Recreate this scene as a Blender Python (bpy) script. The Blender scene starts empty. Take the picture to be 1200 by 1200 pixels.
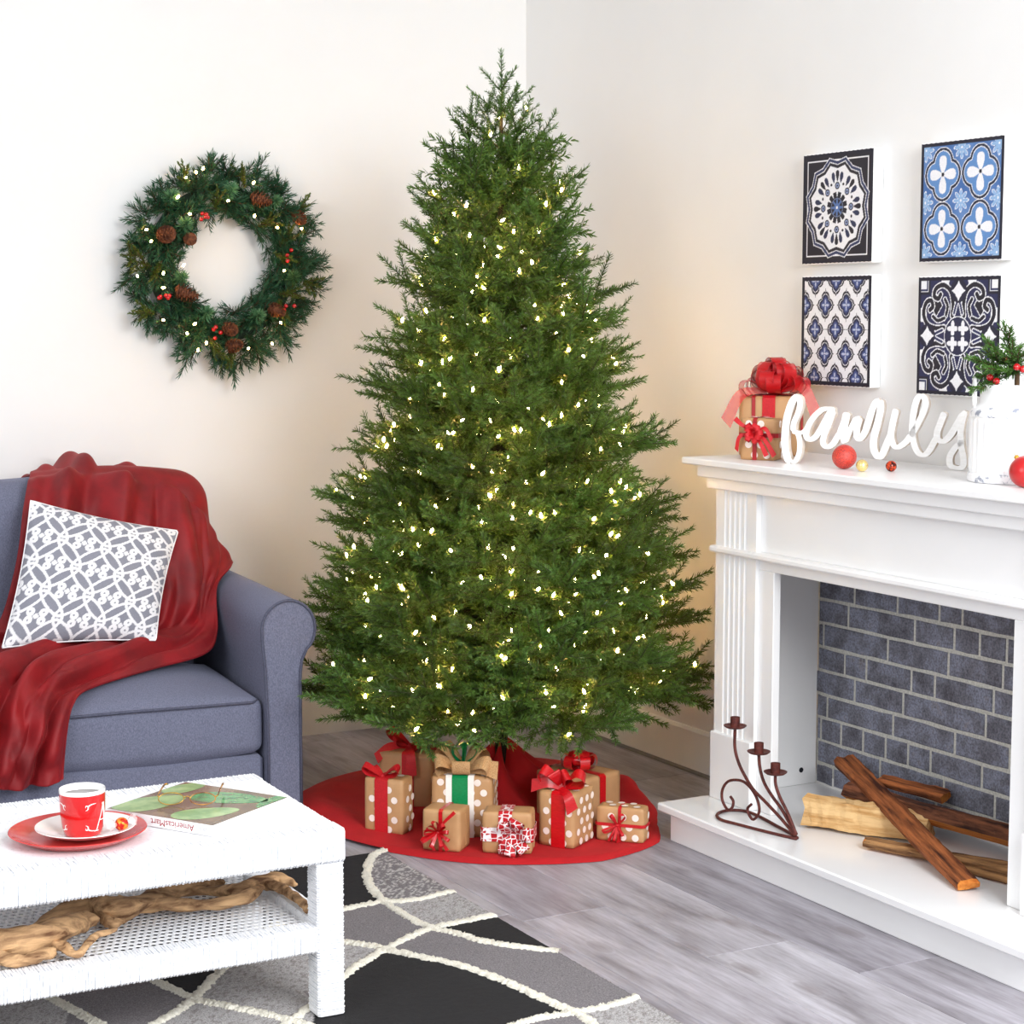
import bpy, bmesh, math, random
import numpy as np
from mathutils import Vector, Matrix

random.seed(11)
rng = np.random.default_rng(11)
S = bpy.context.scene
COL = S.collection
PI = math.pi

# ------------------------------------------------------------------ camera, light, exposure
cam_d = bpy.data.cameras.new('camera')
cam_d.sensor_width = 36.0
cam_d.lens = 36.0 * 2227 / 1200
cam_d.clip_start = 0.05
cam_d.clip_end = 100
cam = bpy.data.objects.new('camera', cam_d)
COL.objects.link(cam)
cam.location = (-3.367, -5.976, 1.44)
cam.rotation_euler = (math.radians(90) - math.atan(231 / 2227.0), 0, math.radians(-28.98))
S.camera = cam

W = bpy.data.worlds.new('studio')
S.world = W
W.use_nodes = True
W.node_tree.nodes['Background'].inputs[0].default_value = (0.93, 0.965, 1.0, 1)
W.node_tree.nodes['Background'].inputs[1].default_value = 0.62


def area(name, loc, target, size, power, color=(1, 1, 1)):
    d = bpy.data.lights.new(name, 'AREA')
    d.shape = 'SQUARE'
    d.size = size
    d.energy = power
    d.color = color
    o = bpy.data.objects.new(name, d)
    COL.objects.link(o)
    o.location = loc
    o.rotation_euler = (Vector(target) - Vector(loc)).to_track_quat('-Z', 'Y').to_euler()
    return o


area('softbox_key', (-1.2, -6.2, 2.7), (-0.9, -1.0, 1.0), 2.0, 205, (0.97, 0.985, 1))
area('softbox_fill', (-5.4, -4.6, 2.4), (-1.0, -1.5, 0.8), 2.2, 75, (0.98, 0.99, 1))

S.cycles.max_bounces = 8
S.cycles.diffuse_bounces = 4
S.cycles.glossy_bounces = 3
S.cycles.transmission_bounces = 6
S.cycles.transparent_max_bounces = 10

S.view_settings.view_transform = 'Standard'
S.view_settings.look = 'None'
S.view_settings.exposure = 0.14
S.view_settings.gamma = 1.0
S.view_settings.use_curve_mapping = False


# ------------------------------------------------------------------ materials
def lin(c):
    out = []
    for v in c[:3]:
        v = v / 255.0
        out.append(v / 12.92 if v <= 0.04045 else ((v + 0.055) / 1.055) ** 2.4)
    return tuple(out) + (1.0,)


def newmat(name):
    m = bpy.data.materials.new(name)
    m.use_nodes = True
    return m, m.node_tree, m.node_tree.nodes['Principled BSDF']


def nd(nt, typ, **kw):
    n = nt.nodes.new(typ)
    for k, v in kw.items():
        setattr(n, k, v)
    return n


def coords(nt, scale=(1, 1, 1), kind='Object', offset_random=False):
    tc = nd(nt, 'ShaderNodeTexCoord')
    mp = nd(nt, 'ShaderNodeMapping')
    mp.inputs['Scale'].default_value = scale
    nt.links.new(tc.outputs[kind], mp.inputs['Vector'])
    if offset_random:
        oi = nd(nt, 'ShaderNodeObjectInfo')
        mu = nd(nt, 'ShaderNodeMath', operation='MULTIPLY')
        mu.inputs[1].default_value = 37.0
        nt.links.new(oi.outputs['Random'], mu.inputs[0])
        nt.links.new(mu.outputs[0], mp.inputs['Location'])
    return mp


def noise(nt, mp, scale, detail=3, rough=0.55):
    n = nd(nt, 'ShaderNodeTexNoise')
    n.inputs['Scale'].default_value = scale
    n.inputs['Detail'].default_value = detail
    n.inputs['Roughness'].default_value = rough
    nt.links.new(mp.outputs[0], n.inputs['Vector'])
    return n


def ramp(nt, src, stops, interp='LINEAR'):
    r = nd(nt, 'ShaderNodeValToRGB')
    r.color_ramp.interpolation = interp
    e = r.color_ramp.elements
    while len(e) > 1:
        e.remove(e[-1])
    for i, (p, c) in enumerate(stops):
        if i == 0:
            e[0].position = p
            e[0].color = lin(c)
        else:
            x = e.new(p)
            x.color = lin(c)
    nt.links.new(src, r.inputs[0])
    return r


def add_bump(nt, bsdf, src, strength=0.3, dist=0.002):
    b = nd(nt, 'ShaderNodeBump')
    b.inputs['Strength'].default_value = strength
    b.inputs['Distance'].default_value = dist
    nt.links.new(src, b.inputs['Height'])
    nt.links.new(b.outputs[0], bsdf.inputs['Normal'])
    return b


def M(name, c0, c1=None, rough=0.5, metal=0.0, scale=30, detail=3, stretch=(1, 1, 1), bump=0.0,
      bscale=None, bdist=0.002, sheen=0.0, coat=0.0, spec=0.5, lo=0.35, hi=0.65, sheen_tint=None, offr=False):
    m, nt, b = newmat(name)
    b.inputs['Roughness'].default_value = rough
    b.inputs['Metallic'].default_value = metal
    b.inputs['Specular IOR Level'].default_value = spec
    if coat:
        b.inputs['Coat Weight'].default_value = coat
        b.inputs['Coat Roughness'].default_value = 0.08
    if sheen:
        b.inputs['Sheen Weight'].default_value = sheen
        b.inputs['Sheen Roughness'].default_value = 0.4
        if sheen_tint:
            b.inputs['Sheen Tint'].default_value = lin(sheen_tint)
    mp = coords(nt, stretch, offset_random=offr)
    n = noise(nt, mp, scale, detail)
    if c1 is None:
        c1 = tuple(min(255, v * 1.04 + 1) for v in c0)
    r = ramp(nt, n.outputs['Fac'], [(lo, c0), (hi, c1)])
    nt.links.new(r.outputs[0], b.inputs['Base Color'])
    if bump:
        n2 = noise(nt, mp, bscale or scale * 3, 3) if bscale else n
        add_bump(nt, b, n2.outputs['Fac'], bump, bdist)
    return m


def vcol_mat(name, rough=0.7, bump=0.0, bscale=300, attr='pattern', sheen=0.0, mottled=None):
    m, nt, b = newmat(name)
    a = nd(nt, 'ShaderNodeVertexColor', layer_name=attr)
    b.inputs['Roughness'].default_value = rough
    b.inputs['Sheen Weight'].default_value = sheen
    mp = coords(nt)
    n = noise(nt, mp, bscale, 2)
    mx = nd(nt, 'ShaderNodeMix', data_type='RGBA', blend_type='MULTIPLY')
    mx.inputs[0].default_value = 1.0
    k = mottled or 0.06
    r = ramp(nt, n.outputs['Fac'], [(0.35, (255 * (1 - k),) * 3), (0.65, (255,) * 3)])
    nt.links.new(a.outputs[0], mx.inputs[6])
    nt.links.new(r.outputs[0], mx.inputs[7])
    nt.links.new(mx.outputs[2], b.inputs['Base Color'])
    if bump:
        add_bump(nt, b, n.outputs['Fac'], bump, 0.002)
    return m


# ------------------------------------------------------------------ mesh builder
class MB:
    def __init__(s):
        s.v, s.f, s.m = [], [], []

    def add(s, vs, fs, mi=0):
        o = len(s.v)
        s.v.extend([tuple(p) for p in vs])
        s.f.extend([tuple(i + o for i in f) for f in fs])
        s.m.extend([mi] * len(fs))
        return s

    def box(s, lo, hi, r=0.0, mi=0, T=None):
        lo, hi = np.array(lo, float), np.array(hi, float)
        r = min(r, 0.45 * float(np.min(np.abs(hi - lo))))
        V, I = [], {}
        for sx in (0, 1):
            for sy in (0, 1):
                for sz in (0, 1):
                    sg = (sx, sy, sz)
                    for a in range(3):
                        p = [(lo[k] + (0 if k == a else r)) if sg[k] == 0 else (hi[k] - (0 if k == a else r)) for k in range(3)]
                        I[(sg, a)] = len(V)
                        V.append(p)
        F = []
        for a in range(3):
            b, c = (a + 1) % 3, (a + 2) % 3
            for sa in (0, 1):
                q = []
                for sb, sc in ((0, 0), (1, 0), (1, 1), (0, 1)):
                    g = [0, 0, 0]
                    g[a], g[b], g[c] = sa, sb, sc
                    q.append(I[(tuple(g), a)])
                F.append(q if sa else q[::-1])
            for sb in (0, 1):
                for sc in (0, 1):
                    q = []
                    for sa in (0, 1):
                        g = [0, 0, 0]
                        g[a], g[b], g[c] = sa, sb, sc
                        q.append(tuple(g))
                    e = [I[(q[0], b)], I[(q[1], b)], I[(q[1], c)], I[(q[0], c)]]
                    F.append(e if (sb + sc) % 2 == 1 else e[::-1])
        for sx in (0, 1):
            for sy in (0, 1):
                for sz in (0, 1):
                    g = (sx, sy, sz)
                    t = [I[(g, 0)], I[(g, 1)], I[(g, 2)]]
                    F.append(t if (sx + sy + sz) % 2 == 1 else t[::-1])
        if T is not None:
            V = [tuple(T @ Vector(p)) for p in V]
        return s.add(V, F, mi)

    def tube(s, pts, rad, n=8, mi=0, closed=False, flat=None):
        P = np.array(pts, float)
        N = len(P)
        rad = np.full(N, rad) if np.isscalar(rad) else np.array(rad, float)
        if closed:
            tan = np.roll(P, -1, 0) - np.roll(P, 1, 0)
        else:
            tan = np.gradient(P, axis=0)
        tan /= np.linalg.norm(tan, axis=1)[:, None] + 1e-12
        ref = np.array([0, 0, 1.0]) if abs(tan[0][2]) < 0.9 else np.array([1.0, 0, 0])
        u = np.cross(tan[0], ref)
        u /= np.linalg.norm(u)
        V = []
        for i in range(N):
            u = u - tan[i] * (u @ tan[i])
            u /= np.linalg.norm(u) + 1e-12
            w = np.cross(tan[i], u)
            for k in range(n):
                a = 2 * PI * k / n
                V.append(P[i] + rad[i] * (math.cos(a) * u + math.sin(a) * w * (flat or 1)))
        F = []
        R = N if closed else N - 1
        for i in range(R):
            j = (i + 1) % N
            for k in range(n):
                F.append((i * n + k, i * n + (k + 1) % n, j * n + (k + 1) % n, j * n + k))
        if not closed:
            F.append(tuple(range(n))[::-1])
            F.append(tuple((N - 1) * n + k for k in range(n)))
        return s.add(V, F, mi)

    def lathe(s, prof, n=32, mi=0, center=(0, 0, 0), sx=1, sy=1, closed=False):
        V, F = [], []
        m = len(prof)
        for k in range(n):
            a = 2 * PI * k / n
            for r, z in prof:
                V.append((center[0] + sx * r * math.cos(a), center[1] + sy * r * math.sin(a), center[2] + z))
        for k in range(n):
            j = (k + 1) % n
            for i in range(m - 1 if not closed else m):
                i2 = (i + 1) % m
                F.append((k * m + i, j * m + i, j * m + i2, k * m + i2))
        return s.add(V, F, mi)

    def prism(s, poly, axis, a, b, mi=0):
        """poly in the two other axes (order: for axis x -> (y,z), y -> (x,z), z -> (x,y))"""
        V = []
        for t in (a, b):
            for p, q in poly:
                V.append({'x': (t, p, q), 'y': (p, t, q), 'z': (p, q, t)}[axis])
        n = len(poly)
        F = [tuple(range(n))[::-1], tuple(range(n, 2 * n))]
        for i in range(n):
            j = (i + 1) % n
            F.append((i, j, n + j, n + i))
        return s.add(V, F, mi)

    def grid(s, G, mi=0, closed_u=False):
        G = np.array(G, float)
        a, b = G.shape[:2]
        F = []
        for i in range(a - 1 + (1 if closed_u else 0)):
            for j in range(b - 1):
                i2 = (i + 1) % a
                F.append((i * b + j, i2 * b + j, i2 * b + j + 1, i * b + j + 1))
        return s.add(G.reshape(-1, 3), F, mi)

    def ribbon(s, pts, wdir, width, mi=0):
        P = np.array(pts, float)
        w = np.array(wdir, float)
        if w.ndim == 1:
            w = np.tile(w, (len(P), 1))
        w = w / (np.linalg.norm(w, axis=1)[:, None] + 1e-12)
        width = np.array(width, float) if not np.isscalar(width) else np.full(len(P), width)
        G = np.stack([P - w * width[:, None] / 2, P + w * width[:, None] / 2], 1)
        return s.grid(G, mi)

    def build(s, name, mats, parent=None, loc=None, rotz=None, smooth=False, recalc=True, angle=None):
        me = bpy.data.meshes.new(name)
        me.from_pydata(s.v, [], s.f)
        if not isinstance(mats, (list, tuple)):
            mats = [mats]
        for m in mats:
            me.materials.append(m)
        if len(mats) > 1:
            me.polygons.foreach_set('material_index', s.m)
        if recalc:
            bm = bmesh.new()
            bm.from_mesh(me)
            bmesh.ops.recalc_face_normals(bm, faces=bm.faces)
            bm.to_mesh(me)
            bm.free()
        if smooth:
            me.polygons.foreach_set('use_smooth', [True] * len(me.polygons))
            if angle:
                me.set_sharp_from_angle(angle=math.radians(angle))
        me.update()
        return put(name, me, parent, loc, rotz)


def put(name, me, parent=None, loc=None, rotz=None):
    o = bpy.data.objects.new(name, me)
    COL.objects.link(o)
    if parent is not None:
        o.parent = parent
    if loc is not None:
        o.location = loc
    if rotz is not None:
        o.rotation_euler = (0, 0, rotz)
    return o


def raw_mesh(name, V, F, mats, smooth=False):
    """fast mesh from numpy arrays, all faces the same size"""
    V = np.ascontiguousarray(V, dtype=np.float32)
    F = np.ascontiguousarray(F, dtype=np.int32)
    k = F.shape[1]
    me = bpy.data.meshes.new(name)
    me.vertices.add(len(V))
    me.vertices.foreach_set('co', V.ravel())
    me.loops.add(F.size)
    me.loops.foreach_set('vertex_index', F.ravel())
    me.polygons.add(len(F))
    me.polygons.foreach_set('loop_start', np.arange(0, F.size, k, dtype=np.int32))
    me.polygons.foreach_set('loop_total', np.full(len(F), k, dtype=np.int32))
    for m in (mats if isinstance(mats, (list, tuple)) else [mats]):
        me.materials.append(m)
    if smooth:
        me.polygons.foreach_set('use_smooth', np.ones(len(F), dtype=bool))
    me.update(calc_edges=True)
    me.validate()
    return me


def grid_mesh(name, G, mats, colors=None, smooth=True):
    G = np.array(G, float)
    a, b = G.shape[:2]
    i, j = np.meshgrid(np.arange(a - 1), np.arange(b - 1), indexing='ij')
    q = (i * b + j).ravel()
    F = np.stack([q, q + b, q + b + 1, q + 1], 1)
    me = raw_mesh(name, G.reshape(-1, 3), F, mats, smooth)
    if colors is not None:
        at = me.color_attributes.new('pattern', 'FLOAT_COLOR', 'POINT')
        c = np.ones((a * b, 4), np.float32)
        s = np.array(colors, float).reshape(-1, 3) / 255.0
        c[:, :3] = np.where(s <= 0.04045, s / 12.92, ((s + 0.055) / 1.055) ** 2.4)
        at.data.foreach_set('color', c.ravel())
    return me


def tag(o, label, cat, group=None, kind=None):
    if label:
        o['label'] = label
    if cat:
        o['category'] = cat
    if group:
        o['group'] = group
    if kind:
        o['kind'] = kind
    return o


def thing(name, label, cat, loc=(0, 0, 0), rotz=0.0, group=None):
    o = bpy.data.objects.new(name, None)
    COL.objects.link(o)
    o.empty_display_size = 0.05
    o.location = loc
    o.rotation_euler = (0, 0, rotz)
    return tag(o, label, cat, group)


def catmull(P, n):
    """resample control points to n points (Catmull-Rom) along axis 0"""
    P = np.array(P, float)
    K = len(P)
    E = np.concatenate([[2 * P[0] - P[1]], P, [2 * P[-1] - P[-2]]])
    t = np.linspace(0, K - 1, n)
    i = np.minimum(t.astype(int), K - 2)
    f = (t - i).reshape((-1,) + (1,) * (P.ndim - 1))
    p0, p1, p2, p3 = E[i], E[i + 1], E[i + 2], E[i + 3]
    return 0.5 * (2 * p1 + (p2 - p0) * f + (2 * p0 - 5 * p1 + 4 * p2 - p3) * f ** 2 + (3 * p1 - p0 - 3 * p2 + p3) * f ** 3)


def softbox_mesh(name, lo, hi, r, mats, n=14, crown=(0, 0, 0), pinch=0.0, parent=None, wob=0.0, seed=0):
    """cushion: a subdivided cube mapped to a rounded box with crowned faces"""
    lo, hi = np.array(lo, float), np.array(hi, float)
    c, h = (lo + hi) / 2, (hi - lo) / 2
    bm = bmesh.new()
    bmesh.ops.create_cube(bm, size=2)
    bmesh.ops.subdivide_edges(bm, edges=bm.edges[:], cuts=n, use_grid_fill=True)
    rr = np.random.default_rng(seed)
    ph = rr.uniform(0, 6, 6)
    for v in bm.verts:
        p = np.array(v.co)
        p = np.sign(p) * (np.abs(p) ** 0.8)
        q = p * h
        inner = np.clip(q, -(h - r), h - r)
        d = q - inner
        L = np.linalg.norm(d)
        nz = (np.abs(d) > 1e-9).sum()
        if L > 1e-9:
            d = d / L * min(L, r) if nz > 1 else d
        q = inner + d
        u = q / h
        for a in range(3):
            b, e = (a + 1) % 3, (a + 2) % 3
            q[a] += np.sign(u[a]) * abs(u[a]) ** 3 * crown[a] * (1 - u[b] ** 2) * (1 - u[e] ** 2)
        if wob:
            q = q + wob * np.array([math.sin(9 * q[1] + ph[0]) * math.sin(11 * q[2] + ph[1]), math.sin(8 * q[0] + ph[2]) * math.sin(13 * q[2] + ph[3]), math.sin(10 * q[0] + ph[4]) * math.sin(9 * q[1] + ph[5])])
        v.co = c + q
    bmesh.ops.recalc_face_normals(bm, faces=bm.faces)
    me = bpy.data.meshes.new(name)
    bm.to_mesh(me)
    bm.free()
    for m in (mats if isinstance(mats, (list, tuple)) else [mats]):
        me.materials.append(m)
    me.polygons.foreach_set('use_smooth', [True] * len(me.polygons))
    return put(name, me, parent)


# ------------------------------------------------------------------ the room
WHITE = M('wall_paint', (240, 240, 239), (243, 243, 242), rough=0.75, scale=2, bump=0.04, bscale=180)
TRIM = M('trim_paint', (240, 239, 236), rough=0.5, scale=3)
SEAL = M('grey_sealant', (122, 118, 114), rough=0.8, scale=30)


def plank_mat():
    m, nt, b = newmat('grey_oak_laminate')
    mp = coords(nt, (6.0, 0.9, 1), offset_random=True)
    n1 = noise(nt, mp, 2.2, 6, 0.62)
    mp2 = coords(nt, (24, 2.0, 1), offset_random=True)
    n2 = noise(nt, mp2, 4, 4, 0.6)
    r1 = ramp(nt, n1.outputs['Fac'], [(0.3, (134, 130, 134)), (0.45, (170, 167, 173)), (0.6, (192, 190, 197)), (0.75, (212, 210, 216))])
    r2 = ramp(nt, n2.outputs['Fac'], [(0.3, (216, 213, 213)), (0.6, (255, 255, 255))])
    mx = nd(nt, 'ShaderNodeMix', data_type='RGBA', blend_type='MULTIPLY')
    mx.inputs[0].default_value = 0.8
    nt.links.new(r1.outputs[0], mx.inputs[6])
    nt.links.new(r2.outputs[0], mx.inputs[7])
    # brown stains and knots
    mp3 = coords(nt, (5, 1.6, 1), offset_random=True)
    n3 = noise(nt, mp3, 1.4, 5, 0.7)
    f3 = ramp(nt, n3.outputs['Fac'], [(0.58, (0, 0, 0)), (0.74, (255, 255, 255))])
    mp4 = coords(nt, (6.0, 2.6, 1), offset_random=True)
    vo = nd(nt, 'ShaderNodeTexVoronoi', voronoi_dimensions='2D')
    vo.inputs['Scale'].default_value = 0.62
    nt.links.new(mp4.outputs[0], vo.inputs['Vector'])
    kf = ramp(nt, vo.outputs['Distance'], [(0.0, (255, 255, 255)), (0.07, (190, 190, 190)), (0.085, (20, 20, 20)), (0.1, (120, 120, 120)), (0.12, (0, 0, 0))])
    mm = nd(nt, 'ShaderNodeMath', operation='MAXIMUM')
    m1 = nd(nt, 'ShaderNodeMath', operation='MULTIPLY')
    m1.inputs[1].default_value = 0.55
    nt.links.new(f3.outputs[0], m1.inputs[0])
    m2 = nd(nt, 'ShaderNodeMath', operation='MULTIPLY')
    m2.inputs[1].default_value = 0.5
    nt.links.new(kf.outputs[0], m2.inputs[0])
    nt.links.new(m1.outputs[0], mm.inputs[0])
    nt.links.new(m2.outputs[0], mm.inputs[1])
    mx2 = nd(nt, 'ShaderNodeMix', data_type='RGBA')
    nt.links.new(mm.outputs[0], mx2.inputs[0])
    nt.links.new(mx.outputs[2], mx2.inputs[6])
    mx2.inputs[7].default_value = lin((112, 98, 94))
    # plank to plank tone
    oi = nd(nt, 'ShaderNodeObjectInfo')
    r4 = ramp(nt, oi.outputs['Random'], [(0, (222, 220, 224)), (0.5, (242, 240, 242)), (1, (255, 255, 255))])
    mx3 = nd(nt, 'ShaderNodeMix', data_type='RGBA', blend_type='MULTIPLY')
    mx3.inputs[0].default_value = 1
    nt.links.new(mx2.outputs[2], mx3.inputs[6])
    nt.links.new(r4.outputs[0], mx3.inputs[7])
    nt.links.new(mx3.outputs[2], b.inputs['Base Color'])
    b.inputs['Roughness'].default_value = 0.42
    add_bump(nt, b, n2.outputs['Fac'], 0.08, 0.001)
    return m


floor = MB().box((-4.7, -5.2, -0.06), (0.1, 0.1, -0.006)).build('floor', M('subfloor', (90, 85, 82), rough=0.9))
tag(floor, 'grey wood-look plank floor under the whole room', 'floor', kind='structure')
PLANK = plank_mat()
PW = 0.235
pmeshes = {}


def plank(x0, y0, y1):
    L = round(y1 - y0, 3)
    if L not in pmeshes:
        mb = MB().box((0.0006, 0.0006, -0.008), (PW - 0.0006, L - 0.0006, 0.0), 0.0012)
        o = mb.build('plank', PLANK, floor, (x0, y0, 0))
        pmeshes[L] = o.data
        return o
    return put('plank', pmeshes[L], floor, (x0, y0, 0))


joints = {4: -2.129, 3: -2.551, 2: -2.80}
for k in range(20):
    x0 = -0.033 - 0.002 - PW * (k + 1) + 0.033 + 0.0
    x0 = -0.030 - PW * (k + 1)
    off = joints.get(k + 0, -1.1 - ((k * 0.437) % 1.22))
    y = off
    while y > -5.1:
        y -= 1.22
    while y < 0:
        y1 = y + 1.22
        a, c = max(y, -5.1), min(y1, 0.0)
        if c - a > 0.01:
            plank(x0, a, c)
        y = y1
y = -5.1
while y < 0:
    c = min(y + 1.22, 0.0)
    mbp = MB().box((-0.0294, y + 0.0006, -0.008), (0.0, c - 0.0006, 0.0), 0.0012)
    mbp.build('plank', PLANK, floor)
    y = c

wl = MB().box((-4.7, 0.0, 0.0), (0.1, 0.1, 2.95)).build('wall_left', WHITE)
tag(wl, 'plain white painted wall behind the sofa', 'wall', kind='structure')
wr = MB().box((0.0, -5.2, 0.0), (0.1, 0.0, 2.95)).build('wall_right', WHITE)
tag(wr, 'plain white painted wall behind the fireplace', 'wall', kind='structure')
cl = MB().box((-4.7, -5.2, 2.95), (0.1, 0.1, 3.03)).build('ceiling', WHITE)
tag(cl, 'plain white painted ceiling above the room', 'ceiling', kind='structure')
b1 = MB().prism([(0, 0), (-0.014, 0), (-0.014, 0.132), (-0.008, 0.142), (0, 0.142)], 'x', -4.7, -0.0).build('baseboard_left', TRIM)
tag(b1, 'white baseboard along the wall behind sofa', 'baseboard', kind='structure')
b2 = MB().prism([(0, 0.0), (-0.014, 0.0), (-0.014, 0.132), (-0.008, 0.142), (0, 0.142)], 'y', -5.2, -0.014).build('baseboard_right', TRIM)
tag(b2, 'white baseboard along the wall behind fireplace', 'baseboard', kind='structure')
b3 = MB().prism([(-0.014, 0.0), (-0.022, 0.0), (-0.021, 0.006), (-0.014, 0.011)], 'y', -1.66, -0.014).build('trim_1', SEAL)
tag(b3, 'thin grey sealing strip at the foot of the white baseboard', 'trim', kind='structure')

# ------------------------------------------------------------------ fireplace
FPW = M('white_lacquer', (243, 243, 243), (247, 247, 247), rough=0.32, scale=3, coat=0.15)
FPH = M('white_hearth', (244, 244, 245), (248, 248, 248), rough=0.22, scale=3, coat=0.2)
MORTAR = M('mortar', (188, 186, 178), (216, 214, 206), rough=0.95, scale=160, bump=0.6, bscale=350)
fp = thing('fireplace', 'white fireplace mantel surround with grey brick firebox and hearth', 'fireplace', (-0.2, -2.4, 0))
OX, OY = 0.2, 2.4


def fpart(name, mb, mat=FPW, parent=fp, smooth=False):
    o = mb.build(name, mat, parent, smooth=smooth)
    if parent is fp:
        o.location = (OX, OY, 0)
    return o


YL, YR = -1.705, -3.095
BX = -0.355
fpart('hearth_base', MB().box((-0.507, -3.09, 0.0), (-0.012, -1.712, 0.082), 0.002))
fpart('hearth_slab', MB().box((-0.536, -3.12, 0.082), (-0.012, -1.688, 0.105), 0.004), FPH)
for s in (0, 1):
    ya, yb = (YL - 0.018, YL) if s == 0 else (YR, YR + 0.018)
    sp = fpart('side_panel', MB().box((BX + 0.03, ya, 0.1055), (-0.0145, yb, 0.966), 0.002))
    if s == 0:
        screw = MB().lathe([(0.0001, 0.0), (0.004, 0.0005), (0.0075, 0.0), (0.0075, -0.003)], 16)
        so = screw.build('screw', M('dark_screw', (52, 54, 60), rough=0.35, metal=0.8), sp, (-0.068, YL - 0.0185, 0.148))
        so.rotation_euler = (math.radians(90), 0, 0)


def flute_profile(y0, y1, x0, xback):
    """cross-section (x,y) of a fluted pilaster front between y0>y1"""
    pts = [(xback, y0), (x0, y0)]
    n = 5
    w = 0.0145
    gap = 0.0085
    tot = n * w + (n - 1) * gap
    st = (y0 + y1) / 2 + tot / 2
    for i in range(n):
        a = st - i * (w + gap)
        for k in range(7):
            t = PI * k / 6
            pts.append((x0 + 0.0065 * math.sin(t), a - w / 2 + w / 2 * math.cos(t)))
    pts += [(x0, y1), (xback, y1)]
    return pts


for y0, y1 in ((YL, YL - 0.185), (YR + 0.185, YR)):
    fpart('pilaster', MB().prism(flute_profile(y0, y1, BX - 0.005, BX + 0.03), 'z', 0.292, 0.792))
    fpart('plinth', MB().box((BX - 0.018, y1 - 0.0, 0.1055), (BX + 0.03, y0 + 0.0, 0.292), 0.002))
    fpart('upper_pilaster', MB().prism(flute_profile(y0, y1, BX - 0.005, BX + 0.03), 'z', 0.81, 0.967))
    jamb_y = (y1, y1 - 0.066) if y0 == YL else (y0 + 0.066, y0)
    fpart('jamb', MB().box((BX + 0.006, jamb_y[1], 0.1055), (BX + 0.03, jamb_y[0], 0.762), 0.002))
fpart('lintel', MB().box((BX + 0.006, YR + 0.185, 0.762), (BX + 0.03, YL - 0.185, 0.792), 0.002))
fpart('frieze_panel', MB().box((BX + 0.012, YR + 0.185, 0.81), (BX + 0.03, YL - 0.185, 0.967), 0.0015))
fpart('mid_moulding', MB().box((BX - 0.022, YR - 0.013, 0.792), (-0.0145, YL + 0.013, 0.81), 0.005))
fpart('lower_cornice', MB().box((-0.378, YR - 0.023, 0.967), (-0.0145, YL + 0.023, 0.998), 0.003))
fpart('upper_cornice', MB().box((-0.397, YR - 0.042, 0.998), (-0.0145, YL + 0.042, 1.033), 0.003))
fpart('mantel_shelf', MB().box((-0.428, YR - 0.072, 1.033), (-0.0145, YL + 0.072, 1.051), 0.003))
back = fpart('firebox_back', MB().box((-0.0135, YR + 0.02, 0.1055), (-0.002, YL - 0.0185, 0.79)), MORTAR)

# bricks, row by row (joint positions along the wall), each brick a sub-part


def brick_mat():
    m, nt, b = newmat('charcoal_brick')
    mp = coords(nt, (1, 1, 1))
    n1 = noise(nt, mp, 16, 5, 0.65)
    n2 = noise(nt, mp, 170, 3, 0.6)
    r1 = ramp(nt, n1.outputs['Fac'], [(0.28, (84, 82, 90)), (0.48, (126, 126, 138)), (0.6, (146, 150, 168)), (0.75, (136, 128, 128))])
    r2 = ramp(nt, n2.outputs['Fac'], [(0.3, (150, 150, 152)), (0.6, (255, 255, 255))])
    mx = nd(nt, 'ShaderNodeMix', data_type='RGBA', blend_type='MULTIPLY')
    mx.inputs[0].default_value = 0.8
    nt.links.new(r1.outputs[0], mx.inputs[6])
    nt.links.new(r2.outputs[0], mx.inputs[7])
    nt.links.new(mx.outputs[2], b.inputs['Base Color'])
    b.inputs['Roughness'].default_value = 0.85
    add_bump(nt, b, n2.outputs['Fac'], 0.5, 0.002)
    return m


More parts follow.
